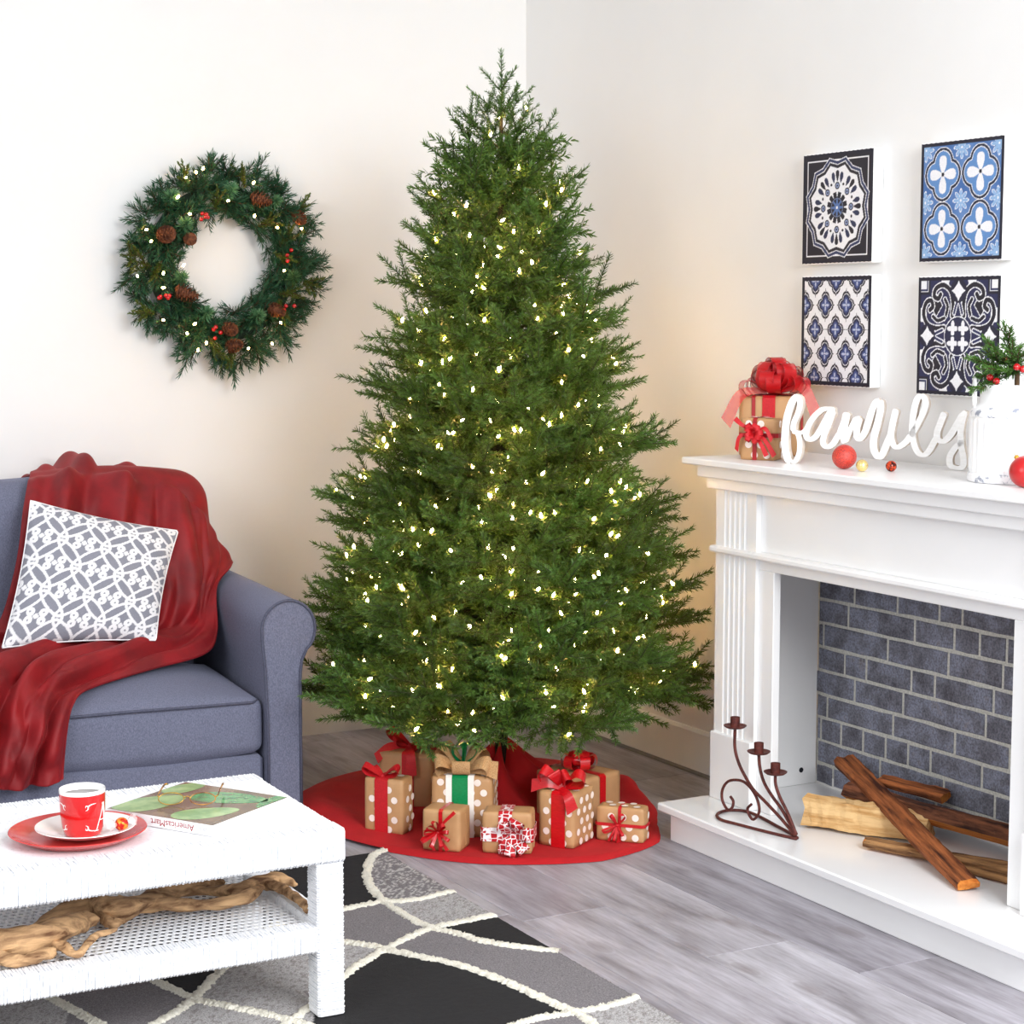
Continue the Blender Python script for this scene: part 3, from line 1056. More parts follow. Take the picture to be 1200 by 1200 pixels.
fold = (np.sin(wv * 21) * 0.013 + np.sin(wv * 37 + 2.0 * np.sin(sv * 6)) * 0.008 + np.sin(su * 9 + sv * 23) * 0.007
        + np.sin(sv * 46 + 8 * np.sin(su * 5)) * 0.004 + np.sin(sv * 83 + su * 31) * 0.002)
ridge = (1 - np.abs(np.sin(wv * 15 + 0.8)) ** 0.7) * 0.022 + (1 - np.abs(np.sin(wv * 26 + sv * 9)) ** 0.6) * 0.010
amp = np.clip(sv * 8, 0.3, 1) * 1.45 * np.clip((1 - su) * 7, 0.15, 1)
G = G + nr * ((fold + ridge + 0.012) * amp)[:, :, None]
# keep the cloth outside the upholstery it lies on
from mathutils.bvhtree import BVHTree


def lift_cloth(G, gap):
    for c in sofa.children:
        if c.type != 'MESH' or c.name.split('.')[0] not in ('arm', 'seat_cushion', 'back_cushion', 'back_frame', 'front_rail'):
            continue
        co3 = np.array([v.co for v in c.data.vertices])
        tr3 = BVHTree.FromPolygons([v.co for v in c.data.vertices], [tuple(p.vertices) for p in c.data.polygons])
        lo3, hi3 = co3.min(0) - 0.03, co3.max(0) + 0.03
        for i in range(nv):
            for j in range(nu):
                q = G[i, j]
                if (q < lo3).any() or (q > hi3).any():
                    continue
                hit = tr3.find_nearest(Vector(q))
                if hit[0] is None:
                    continue
                dd = (Vector(q) - hit[0]).dot(hit[1])
                if dd <= 0 or hit[3] < gap:
                    G[i, j] = np.array(hit[0] + hit[1] * gap)


lift_cloth(G, 0.012)
for _ in range(2):
    G[1:-1, 1:-1] = 0.5 * G[1:-1, 1:-1] + 0.125 * (G[:-2, 1:-1] + G[2:, 1:-1] + G[1:-1, :-2] + G[1:-1, 2:])
lift_cloth(G, 0.011)
blanket_me = grid_mesh('throw_blanket', G, PLUSH)
bl = put('throw_blanket', blanket_me, None, (-1.353, -1.023, 0), SR)
sol = bl.modifiers.new('thick', 'SOLIDIFY')
sol.thickness = 0.009
sol.offset = 0
sub = bl.modifiers.new('sub', 'SUBSURF')
sub.levels = 1
sub.render_levels = 1
tag(bl, 'crimson plush throw blanket draped over the sofa back and seat', 'blanket')

# ------------------------------------------------------------------ patterned pillow
NP_ = 230
pu, pv = np.meshgrid(np.linspace(-1, 1, NP_), np.linspace(-1, 1, NP_), indexing='ij')
tl, tr_, br, bl_ = np.array([-0.628, 0.425, 0.908]), np.array([-0.205, 0.405, 0.803]), np.array([-0.320, 0.225, 0.512]), np.array([-0.750, 0.23, 0.520])
fu, fv = (pu + 1) / 2, (pv + 1) / 2
base = ((1 - fu) * (1 - fv))[:, :, None] * bl_ + (fu * (1 - fv))[:, :, None] * br + (fu * fv)[:, :, None] * tr_ + ((1 - fu) * fv)[:, :, None] * tl
ctr = base[NP_ // 2, NP_ // 2]
# sides pull inwards between the corners
pin = 1 - 0.05 * ((1 - pv ** 2) * np.abs(pu) ** 3 + (1 - pu ** 2) * np.abs(pv) ** 3)
base = ctr + (base - ctr) * pin[:, :, None]
nrm = np.cross(br - bl_, tl - bl_)
nrm /= np.linalg.norm(nrm)
if nrm[1] > 0:
    nrm = -nrm
th = 0.072 * (np.clip(1 - np.abs(pu) ** 2.4, 0, 1) * np.clip(1 - np.abs(pv) ** 2.4, 0, 1)) ** 0.55
front = base + nrm * th[:, :, None] + nrm * (0.0025 * np.sin(pu * 9 + 4 * pv) * (1 - pu ** 2) * (1 - pv ** 2))[:, :, None]
rear = base - nrm * (th * 0.8)[:, :, None]
# trellis pattern in pillow units
a_, h_ = 0.29, 0.186
rot = math.radians(8)
qx, qy = (pu * math.cos(rot) - pv * math.sin(rot)) * 0.5, (pu * math.sin(rot) + pv * math.cos(rot)) * 0.5
GREY, WH = hx(140, 141, 153), hx(244, 243, 246)
img = np.zeros((NP_, NP_, 3)) + GREY
cells = [((i + 0.5 * (j % 2)) * a_, j * h_) for j in range(-6, 7) for i in range(-5, 6)]
for cx, cy in cells:
    x, y = qx - cx, qy - cy
    e = (np.abs(x / (a_ * 0.60)) ** 1.45 + np.abs(y / (h_ * 0.93)) ** 1.45) ** (1 / 1.45)
    paint(img, np.abs(e - 1) < 0.062, WH)
for cx, cy in cells:
    x, y = qx - cx, qy - cy
    l = np.minimum(np.hypot(np.abs(x) - 0.043, np.abs(y) - 0.027), np.hypot(x, y) + 0.010)
    paint(img, l < 0.029, WH)
    paint(img, np.hypot(np.abs(x) - 0.046, np.abs(y) - 0.029) < 0.0065, GREY)
    paint(img, np.hypot(np.abs(x) - 0.013, np.abs(y) - 0.013) < 0.0042, GREY)
PIL = vcol_mat('woven_pillow_print', rough=0.85, bump=0.3, bscale=500, mottled=0.07, sheen=0.1)
PILB = M('pillow_plain_back', (238, 237, 240), rough=0.9, scale=200, bump=0.2)
pl = thing('pillow', 'square grey and white trellis-print pillow on red blanket', 'pillow', (-1.353, -1.023, 0), SR)
put('front_cover', grid_mesh('front_cover', front, PIL, img), pl)
put('back_cover', grid_mesh('back_cover', rear[::4, ::4] if False else rear, PILB), pl)
edge = np.concatenate([base[:, 0], base[-1, :], base[::-1, -1], base[0, ::-1]])[::6]
MB().tube(edge, 0.0028, 6, closed=True).build('seam_piping', PILB, pl, smooth=True)

# ------------------------------------------------------------------ rug
LN = dict(
    L1=[(-1.243, -1.440), (-1.307, -1.492), (-1.379, -1.614), (-1.425, -1.741), (-1.442, -1.851), (-1.447, -1.974), (-1.436, -2.089), (-1.402, -2.155), (-1.379, -2.225), (-1.331, -2.301), (-1.253, -2.382)],
    L2=[(-1.75, -1.90), (-1.614, -1.882), (-1.541, -1.867), (-1.452, -1.858), (-1.387, -1.881), (-1.257, -1.864)],
    L3=[(-2.02, -2.545), (-1.862, -2.411), (-1.722, -2.273), (-1.659, -2.224), (-1.592, -2.178), (-1.508, -2.131), (-1.440, -2.098), (-1.369, -2.090), (-1.256, -2.083)],
    L4=[(-1.80, -1.93), (-1.688, -2.053), (-1.645, -2.100), (-1.613, -2.140), (-1.592, -2.178), (-1.552, -2.251), (-1.499, -2.344), (-1.460, -2.469), (-1.444, -2.566), (-1.428, -2.671), (-1.416, -2.732), (-1.421, -2.818), (-1.435, -2.946), (-1.50, -3.2), (-1.62, -3.45)],
    L5=[(-2.1, -2.95), (-1.80, -2.80), (-1.599, -2.737), (-1.509, -2.717), (-1.412, -2.725), (-1.329, -2.725), (-1.257, -2.712)],
    A=[(-1.75, -1.90), (-1.888, -2.032), (-1.934, -2.087), (-2.076, -2.264), (-2.171, -2.350), (-2.30, -2.43), (-2.6, -2.55), (-3.0, -2.6)],
    B=[(-2.2, -1.60), (-2.142, -2.019), (-2.116, -2.118), (-2.078, -2.270), (-2.046, -2.324), (-2.001, -2.390), (-1.959, -2.461), (-1.926, -2.539), (-1.90, -2.75), (-1.95, -3.0), (-2.1, -3.4)],
    C=[(-2.42, -1.60), (-2.371, -1.999), (-2.342, -2.110), (-2.321, -2.199), (-2.304, -2.277), (-2.287, -2.365), (-2.27, -2.6), (-2.3, -3.0)])
RX0, RX1, RY0, RY1 = -3.1, -1.252, -3.5, -1.446
BL_, MG, LG = hx(24, 23, 26), hx(136, 131, 134), hx(190, 187, 187)
polys = [
    (BL_, [(-1.243, -1.43), (-1.307, -1.492), (-1.379, -1.614), (-1.425, -1.741), (-1.446, -1.855), (-1.541, -1.867), (-1.614, -1.882), (-1.76, -1.90), (-2.1, -1.8), (-2.2, -1.43)]),
    (LG, [(-1.387, -1.881), (-1.24, -1.864), (-1.24, -2.083), (-1.369, -2.090), (-1.436, -2.095), (-1.447, -1.974), (-1.443, -1.87)]),
    (BL_, [(-1.44, -2.098), (-1.369, -2.09), (-1.24, -2.083), (-1.24, -2.39), (-1.331, -2.301), (-1.379, -2.225), (-1.402, -2.155)]),
    (LG, [(-1.592, -2.178), (-1.688, -2.053), (-1.80, -1.93), (-1.888, -2.032), (-1.85, -2.40), (-1.722, -2.273)]),
    (BL_, [(-1.592, -2.178), (-1.552, -2.251), (-1.499, -2.344), (-1.460, -2.469), (-1.444, -2.566), (-1.428, -2.671), (-1.416, -2.727), (-1.509, -2.717), (-1.599, -2.737), (-1.80, -2.80), (-1.91, -2.70), (-1.926, -2.539), (-1.90, -2.44), (-1.862, -2.411), (-1.722, -2.273), (-1.659, -2.224)]),
    (LG, [(-1.416, -2.727), (-1.24, -2.71), (-1.24, -3.4), (-1.55, -3.3), (-1.435, -2.946)]),
    (LG, [(-1.888, -2.032), (-1.934, -2.087), (-2.076, -2.264), (-2.001, -2.39), (-1.926, -2.539), (-1.862, -2.411), (-1.85, -2.2)]),
    (BL_, [(-2.142, -2.019), (-2.116, -2.118), (-2.076, -2.264), (-1.934, -2.087), (-1.888, -2.032), (-1.8, -1.93), (-2.15, -1.75)]),
    (LG, [(-2.42, -1.60), (-2.371, -1.999), (-2.342, -2.11), (-2.321, -2.199), (-2.45, -2.5), (-3.05, -2.58), (-3.1, -1.6)]),
    (LG, [(-2.30, -2.43), (-2.171, -2.35), (-2.076, -2.264), (-1.959, -2.461), (-1.926, -2.539), (-2.05, -2.7), (-2.27, -2.6)]),
]


def inpoly(px, py, poly):
    r = np.zeros(px.shape, bool)
    n = len(poly)
    for i in range(n):
        x1, y1 = poly[i]
        x2, y2 = poly[(i + 1) % n]
        if y1 == y2:
            continue
        c = ((y1 > py) != (y2 > py)) & (px < (x2 - x1) * (py - y1) / (y2 - y1) + x1)
        r ^= c
    return r


nx_, ny_ = 300, 330
gx, gy = np.meshgrid(np.linspace(RX0, RX1, nx_), np.linspace(RY0, RY1, ny_), indexing='ij')
rc = np.zeros((nx_, ny_, 3)) + MG
for c, p in polys:
    rc[inpoly(gx, gy, p)] = c
isl = (rc[:, :, 0] > 180)
spk = rng.random((nx_, ny_))
rc[isl & (spk < 0.22)] = hx(158, 152, 150)
top_left = inpoly(gx, gy, [(-1.243, -1.43), (-1.379, -1.614), (-1.442, -1.86), (-1.24, -1.864)])
rc[top_left & (spk < 0.30) & (gx + gy * 0.5 < -2.02)] = hx(206, 202, 200)
gz = 0.0085 + 0.0022 * rng.random((nx_, ny_)) * np.where(rc[:, :, 0] < 60, 0.4, 1.0)
gz[0, :] = gz[-1, :] = 0.001
gz[:, 0] = gz[:, -1] = 0.001
RUG = vcol_mat('rug_pile', rough=0.95, bump=0.6, bscale=330, mottled=0.3)
CREAM = M('cream_pile', (214, 209, 192), (238, 234, 222), rough=0.95, scale=300, bump=0.8, bscale=400)
rug = thing('area_rug', 'black, grey and cream rug with curving lines under coffee table', 'rug', (-2.1, -2.4, 0))
o = put('pile_field', grid_mesh('pile_field', np.stack([gx + 2.1, gy + 2.4, gz], 2), RUG, rc), rug)
for k, pts in LN.items():
    L = float(np.sum(np.linalg.norm(np.diff(np.array(pts), axis=0), axis=1)))
    n = int(L / 0.006)
    P = catmull(pts, n)
    m = (P[:, 0] > RX0) & (P[:, 0] < RX1 + 0.002) & (P[:, 1] > RY0) & (P[:, 1] < RY1 + 0.004)
    P = P[m]
    t = np.gradient(P, axis=0)
    t /= np.linalg.norm(t, axis=1)[:, None] + 1e-9
    nn = np.stack([-t[:, 1], t[:, 0]], 1)
    prof = np.array([(-1.0, 0.006), (-0.85, 0.0125), (-0.4, 0.0150), (0, 0.0150), (0.4, 0.0150), (0.85, 0.0125), (1.0, 0.006)])
    wj = 0.0125 + rng.uniform(-0.0045, 0.0045, (len(P), 2))
    G = np.zeros((len(P), len(prof), 3))
    for q, (s, z) in enumerate(prof):
        w = np.where(s < 0, wj[:, 0], wj[:, 1])
        G[:, q, :2] = P + nn * (s * w)[:, None]
        G[:, q, 2] = z + rng.uniform(-0.0035, 0.0030, len(P)) * (1 if 0 < q < len(prof) - 1 else 0)
    G[:, :, 0] += 2.1
    G[:, :, 1] += 2.4
    put('cream_line', grid_mesh('cream_line', G, CREAM, smooth=False), rug)

# ------------------------------------------------------------------ wicker coffee table
WICK = M('white_wicker', (208, 212, 220), (242, 243, 246), rough=0.55, scale=150, detail=2, stretch=(1, 1, 3), lo=0.25, hi=0.42, bump=0.4, bscale=220)
GAP_SHADE = M('painted_gap_shade', (150, 156, 170), (206, 210, 220), rough=0.8, scale=90)  # shade between the wicker strands, painted as a grey colour
tx0, tx1, ty0, ty1, tz = -2.98, -1.832, -2.505, -1.968, 0.40
TR = math.radians(-1.0)
tb = thing('coffee_table', 'white wicker two-tier coffee table in front of sofa', 'coffee table', (tx1, ty0, 0), TR)
TLx, TWy = tx0 - tx1, ty1 - ty0  # local: x from TLx..0, y 0..TWy


def woven_bar(p0, p1, hw, hh, pitch, mb, axis, split=True, seed=0):
    """a square bar wrapped in cane: rows of strands, each a low ridge, two courses offset"""
    rr = np.random.default_rng(seed)
    p0, p1 = np.array(p0, float), np.array(p1, float)
    L = np.linalg.norm(p1 - p0)
    n = max(2, int(L / pitch))
    d = (p1 - p0) / L
    up = np.array([0, 0, 1.0]) if axis != 'z' else np.array([0, 1.0, 0])
    sd = np.cross(d, up)
    c = 0.16
    sec = []
    for sx, sy in ((1, -1), (1, 1), (-1, 1), (-1, -1)):
        if (sx, sy) in ((1, -1), (-1, 1)):
            sec += [(sx * (1 - c), sy), (sx, sy * (1 - c))] if sx * sy < 0 and sx > 0 else [(sx * (1 - c), sy), (sx, sy * (1 - c))]
        else:
            sec += [(sx, sy * (1 - c)), (sx * (1 - c), sy)]
    sec = [(1 - c, -1), (1, -(1 - c)), (1, 0), (1, 1 - c), (1 - c, 1), (0, 1), (-(1 - c), 1), (-1, 1 - c), (-1, 0), (-1, -(1 - c)), (-(1 - c), -1), (0, -1)]
    G = []
    for i in range(n):
        base = p0 + d * (L * i / n)
        for q, (f, dr) in enumerate(((0.07, -0.0007), (0.25, 0.0004), (0.75, 0.0004), (0.93, -0.0007))):
            jit = rr.uniform(-0.0005, 0.0005)
            ringp = []
            for m_, (a, b) in enumerate(sec):
                e = dr + jit + (0.0005 if ((i + m_ // 3) % 2) else -0.0002)
                ringp.append(base + d * (L / n * f) + sd * a * (hw + e) + up * b * (hh + e))
            G.append(ringp + [ringp[0]])
    mb.grid(G)
    k = len(sec) + 1
    base_f = len(mb.m) - (len(G) - 1) * (k - 1)
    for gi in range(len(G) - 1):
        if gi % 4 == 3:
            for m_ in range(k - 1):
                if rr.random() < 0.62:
                    mb.m[base_f + gi * (k - 1) + m_] = 1  # random gap faces get the painted shade, leaving dashes
    o = len(mb.v)
    mb.f.append(tuple(range(o - k, o - 1)))
    mb.f.append(tuple(range(o - len(G) * k, o - len(G) * k + k - 1))[::-1])
    mb.m += [0, 0]


lw = 0.031
ap = 0.034
inset = lw + 0.001
for i, (x, y) in enumerate(((-inset, inset), (TLx + inset, inset), (-inset, TWy - inset), (TLx + inset, TWy - inset))):
    mb = MB()
    woven_bar((x, y, 0.0112), (x, y, tz - 2 * ap - 0.0015), lw - 0.002, lw - 0.002, 0.0056, mb, 'z', seed=i)
    mb.build('leg', [WICK, GAP_SHADE], tb)
# apron: four wrapped rails
zc = tz - ap
for i, (a, c, ax) in enumerate((((TLx, ap, zc), (0, ap, zc), 'x'), ((TLx, TWy - ap, zc), (0, TWy - ap, zc), 'x'), ((-ap, 2 * ap, zc), (-ap, TWy - 2 * ap, zc), 'y'), ((TLx + ap, 2 * ap, zc), (TLx + ap, TWy - 2 * ap, zc), 'y'))):
    mb = MB()
    woven_bar(a, c, ap - 0.001, ap, 0.0066, mb, ax, seed=10 + i)
    mb.build('apron_rail', [WICK, GAP_SHADE], tb)
# top panel: basket weave relief
nxp, nyp = 210, 96
X = np.linspace(TLx + 0.05, -0.05, nxp)
Y = np.linspace(0.05, TWy - 0.05, nyp)
XX, YY = np.meshgrid(X, Y, indexing='ij')
cell = 0.011
par = (np.floor(XX / cell) + np.floor(YY / cell)) % 2
ZZ = tz - 0.0014 + 0.0012 * np.where(par > 0, np.abs(np.sin(PI * XX / cell)), np.abs(np.sin(PI * YY / cell)))
put('top_panel', grid_mesh('top_panel', np.stack([XX, YY, ZZ], 2), WICK), tb)
MB().box((TLx + 0.05, 0.05, tz - 0.02), (-0.05, TWy - 0.05, tz - 0.005)).build('top_board', WICK, tb)
# shelf: wrapped frame and open cane with six-sided holes
sz = 0.2
sh = 0.026
xi = inset + lw - 0.002
for i, (a, c, ax) in enumerate((((TLx + xi, sh + 0.004, sz - sh), (-xi, sh + 0.004, sz - sh), 'x'), ((TLx + xi, TWy - sh - 0.004, sz - sh), (-xi, TWy - sh - 0.004, sz - sh), 'x'), ((-sh - 0.004, xi, sz - sh), (-sh - 0.004, TWy - xi, sz - sh), 'y'), ((TLx + sh + 0.004, xi, sz - sh), (TLx + sh + 0.004, TWy - xi, sz - sh), 'y'))):
    mb = MB()
    woven_bar(a, c, sh, sh, 0.0062, mb, ax, seed=20 + i)
    mb.build('shelf_rail', [WICK, GAP_SHADE], tb)
px, py = 0.0155, 0.0200
V, F = [], []
x = TLx + 0.055
cols = int((-0.055 - x) / px)
rws = int((TWy - 0.11) / py)
for j in range(rws):
    for i in range(cols):
        cx = x + (i + 0.5 + (0.5 if j % 2 else 0)) * px
        cy = 0.055 + (j + 0.5) * py
        o = len(V)
        rect = [(-px / 2, -py / 2), (0, -py / 2), (px / 2, -py / 2), (px / 2, py / 2), (0, py / 2), (-px / 2, py / 2)]
        hole = [(-0.0050, -0.0042), (0, -0.0076), (0.0050, -0.0042), (0.0050, 0.0042), (0, 0.0076), (-0.0050, 0.0042)]
        for (a, b) in rect:
            V.append((cx + a, cy + b, sz - 0.0094))
        for (a, b) in hole:
            V.append((cx + a, cy + b, sz - 0.0085))
        for (a, b) in hole:
            V.append((cx + a, cy + b, sz - 0.0102))
        for k in range(6):
            l = (k + 1) % 6
            F.append((o + k, o + l, o + 6 + l, o + 6 + k))
            F.append((o + 6 + k, o + 6 + l, o + 12 + l, o + 12 + k))
put('cane_panel', raw_mesh('cane_panel', np.array(V), np.array(F), WICK), tb)

# ------------------------------------------------------------------ driftwood
DRIFT = M('driftwood_grain', (104, 68, 40), (214, 172, 126), rough=0.8, scale=30, detail=7, stretch=(0.3, 1.8, 1.8), lo=0.34, hi=0.6, bump=0.8, bscale=60, bdist=0.004)
DW = dict(
    main=[(-2.64, -2.37, 0.229, 0.022), (-2.545, -2.373, 0.229, 0.0266), (-2.488, -2.376, 0.230, 0.0284), (-2.429, -2.374, 0.230, 0.0284), (-2.376, -2.344, 0.228, 0.0249), (-2.322, -2.295, 0.224, 0.0195), (-2.287, -2.277, 0.216, 0.0124)],
    up=[(-2.45, -2.30, 0.212, 0.006), (-2.397, -2.253, 0.213, 0.0089), (-2.364, -2.228, 0.218, 0.0142), (-2.315, -2.211, 0.225, 0.0213), (-2.271, -2.215, 0.229, 0.0249), (-2.237, -2.266, 0.230, 0.0266), (-2.181, -2.246, 0.224, 0.0195), (-2.106, -2.187, 0.225, 0.0213), (-2.043, -2.167, 0.222, 0.0178), (-1.986, -2.144, 0.215, 0.0107), (-1.961, -2.151, 0.213, 0.0053)],
    up2=[(-2.10, -2.18, 0.218, 0.012), (-2.047, -2.180, 0.215, 0.0107), (-1.999, -2.207, 0.215, 0.0107), (-1.966, -2.245, 0.220, 0.0160), (-1.903, -2.210, 0.220, 0.0160), (-1.859, -2.199, 0.218, 0.0142), (-1.838, -2.219, 0.213, 0.0089), (-1.834, -2.243, 0.213, 0.0044)],
    low=[(-2.21, -2.25, 0.22, 0.014), (-2.182, -2.246, 0.216, 0.0124), (-2.130, -2.255, 0.218, 0.0142), (-2.073, -2.280, 0.216, 0.0124), (-2.015, -2.299, 0.216, 0.0124), (-1.961, -2.282, 0.218, 0.0142), (-1.911, -2.228, 0.215, 0.0107)],
    fing=[(-1.90, -2.205, 0.217, 0.0134), (-1.887, -2.219, 0.216, 0.0124), (-1.872, -2.277, 0.215, 0.0107), (-1.869, -2.334, 0.213, 0.0089), (-1.873, -2.385, 0.213, 0.0080), (-1.877, -2.415, 0.213, 0.0095)],
    bot=[(-2.56, -2.36, 0.222, 0.016), (-2.529, -2.384, 0.218, 0.0142), (-2.508, -2.425, 0.215, 0.0142), (-2.478, -2.443, 0.214, 0.0107), (-2.445, -2.440, 0.216, 0.0124), (-2.410, -2.418, 0.212, 0.0089)],
    hook=[(-2.43, -2.37, 0.222, 0.014), (-2.403, -2.381, 0.216, 0.0124), (-2.388, -2.406, 0.214, 0.0107), (-2.382, -2.446, 0.212, 0.0075), (-2.366, -2.446, 0.212, 0.0071), (-2.340, -2.404, 0.212, 0.0071), (-2.310, -2.362, 0.212, 0.0064), (-2.282, -2.348, 0.211, 0.0057), (-2.262, -2.340, 0.211, 0.0044)],
    arch=[(-2.29, -2.17, 0.218, 0.013), (-2.279, -2.179, 0.216, 0.0124), (-2.261, -2.228, 0.216, 0.0124), (-2.264, -2.284, 0.214, 0.0107), (-2.258, -2.312, 0.214, 0.0107), (-2.232, -2.295, 0.212, 0.0053)])
dw = thing('driftwood', 'gnarled tan driftwood branch lying on the table shelf', 'driftwood', (-2.2, -2.28, 0.192))
for k, pts in DW.items():
    A = np.array(pts)
    n = len(A) * 9
    P = catmull(A, n)
    rad = np.maximum(P[:, 3], 0.002)
    s = np.linspace(0, 1, n)
    nn = 14
    ph = rng.uniform(0, 6, 5)
    C3 = P[:, :3] - np.array([2.2 * -1, 2.28 * -1, 0.192])
    tan = np.gradient(C3, axis=0)
    tan /= np.linalg.norm(tan, axis=1)[:, None]
    G = []
    for i in range(n):
        sd = np.cross(tan[i], (0, 0, 1.0))
        sd /= np.linalg.norm(sd)
        up = np.cross(sd, tan[i])
        row = []
        for q in range(nn + 1):
            a = 2 * PI * q / nn
            tw = a + 5 * s[i] + ph[0]
            f = 1 + 0.16 * math.sin(3 * tw) + 0.09 * math.sin(5 * tw + 9 * s[i] + ph[1]) + 0.09 * math.sin(31 * s[i] + ph[2] + 2 * a)
            e = rad[i] * f * (0.25 if i in (0, n - 1) else 1)
            pnt = C3[i] + sd * math.cos(a) * e * 1.12 + up * math.sin(a) * e * 0.95
            pnt[2] = max(pnt[2], 0.0005)
            row.append(pnt)
        G.append(row)
    mb = MB().grid(G)
    mb.f.append(tuple(range(nn)))
    mb.f.append(tuple((n - 1) * (nn + 1) + q for q in range(nn)))
    mb.m += [0, 0]
    mb.build('limb', DRIFT, dw, smooth=True)

# ------------------------------------------------------------------ things on the coffee table
TT = tz + 0.0009
REDP = M('red_glazed_plate', (196, 50, 48), (208, 62, 58), rough=0.25, scale=20, coat=0.3)
PORC = M('white_porcelain', (244, 242, 240), rough=0.12, scale=4, coat=0.4)
pc = (-2.315, -2.319)
ch = MB().lathe([(0.0005, 0.006), (0.09, 0.006), (0.10, 0.0075), (0.124, 0.0165), (0.1345, 0.0205), (0.136, 0.019), (0.126, 0.013), (0.10, 0.0), (0.0005, 0.0)], 72).build('charger_plate', REDP, None, (pc[0] - 0.013, pc[1] + 0.008, TT), smooth=True, angle=50)
tag(ch, 'large red round charger plate under the white saucer', 'plate')
sa = MB().lathe([(0.0005, 0.004), (0.045, 0.004), (0.05, 0.005), (0.085, 0.016), (0.0985, 0.021), (0.0990, 0.0195), (0.086, 0.0125), (0.05, 0.0), (0.0005, 0.0)], 72).build('saucer', PORC, None, (pc[0], pc[1], TT + 0.0066), smooth=True, angle=50)
tag(sa, 'white porcelain saucer under the red mug', 'saucer')
MUGR = M('red_glaze', (200, 18, 20), (208, 22, 24), rough=0.12, scale=6, coat=0.5)
mz = TT + 0.0066 + 0.0045
mg = thing('mug', 'red mug with white letter and white rim holding black coffee', 'mug', (-2.322, -2.326, mz))
mp_out = [(0.0005, 0.0), (0.030, 0.0), (0.033, 0.003), (0.0365, 0.016), (0.0395, 0.045), (0.0405, 0.075), (0.0405, 0.0855)]
MB().lathe(mp_out, 56).build('mug_body', MUGR, mg, smooth=True, angle=50)
MB().lathe([(0.0405, 0.0855), (0.0408, 0.092), (0.040, 0.0935), (0.0385, 0.092), (0.0375, 0.06), (0.034, 0.012), (0.0005, 0.008)], 56).build('mug_lining', PORC, mg, smooth=True, angle=50)
MB().lathe([(0.0005, 0.0795), (0.030, 0.0795), (0.0378, 0.0802)], 48).build('coffee', M('black_coffee', (38, 20, 10), rough=0.05, coat=0.6), mg, smooth=True)


def mug_r(z):
    p = mp_out[1:]
    return float(np.interp(z, [q[1] for q in p[1:]], [q[0] for q in p[1:]]))


def wrap(polys2d, name, ang0, mat, parent, n_sub=6):
    """flat print bent round the mug; polygons given as (arc length, height) strips"""
    mb = MB()
    for strip in polys2d:
        V = []
        for s, z in strip:
            r = mug_r(z) + 0.0003
            a = ang0 + s / 0.039
            V.append((r * math.cos(a), r * math.sin(a), z))
        n = len(strip) // 2
        mb.add(V, [(2 * i, 2 * i + 2, 2 * i + 3, 2 * i + 1) for i in range(n - 1)])
    return mb.build(name, mat, parent, recalc=False)


def strip(pts, w, n=14):
    P = catmull(pts, n)
    t = np.gradient(P, axis=0)
    t /= np.linalg.norm(t, axis=1)[:, None] + 1e-9
    q = np.stack([-t[:, 1], t[:, 0]], 1)
    w = np.interp(np.linspace(0, 1, n), np.linspace(0, 1, len(w)), w) if not np.isscalar(w) else np.full(n, w)
    out = []
    for i in range(n):
        out += [tuple(P[i] - q[i] * w[i] / 2), tuple(P[i] + q[i] * w[i] / 2)]
    return out


WPRINT = M('white_enamel_print', (250, 246, 244), rough=0.15, scale=5)
camdir = math.atan2(-5.976 + 2.326, -3.367 + 2.322)
A_ang = camdir + math.radians(56)
wrap([strip([(-0.011, 0.014), (0.003, 0.066)], 0.0022), strip([(0.003, 0.068), (0.014, 0.014)], 0.0062), strip([(-0.006, 0.034), (0.009, 0.034)], 0.002),
      strip([(-0.016, 0.0135), (-0.006, 0.0135)], 0.0022), strip([(0.008, 0.0135), (0.021, 0.0135)], 0.0022)], 'letter_print', A_ang, WPRINT, mg)
for cz, fl in ((0.066, 1), (0.018, -1)):
    for c0, sx in ((math.radians(6), 1), (math.radians(-46), -1), (math.radians(112), -1)):
        wrap([strip([(0.020 * sx, cz + 0.004 * fl), (0.012 * sx, cz + 0.003 * fl), (0.006 * sx, cz), (0.005 * sx, cz - 0.006 * fl), (0.001 * sx, cz - 0.009 * fl)], [0.0008, 0.002, 0.0024, 0.0018, 0.0006]),
              strip([(0.007 * sx, cz - 0.001 * fl), (0.002 * sx, cz + 0.001 * fl), (0.001 * sx, cz - 0.003 * fl)], [0.002, 0.0014, 0.0006])], 'ornament_print', camdir + c0, WPRINT, mg)

for c in mg.children:
    c.scale = (1.12, 1.12, 1.0)
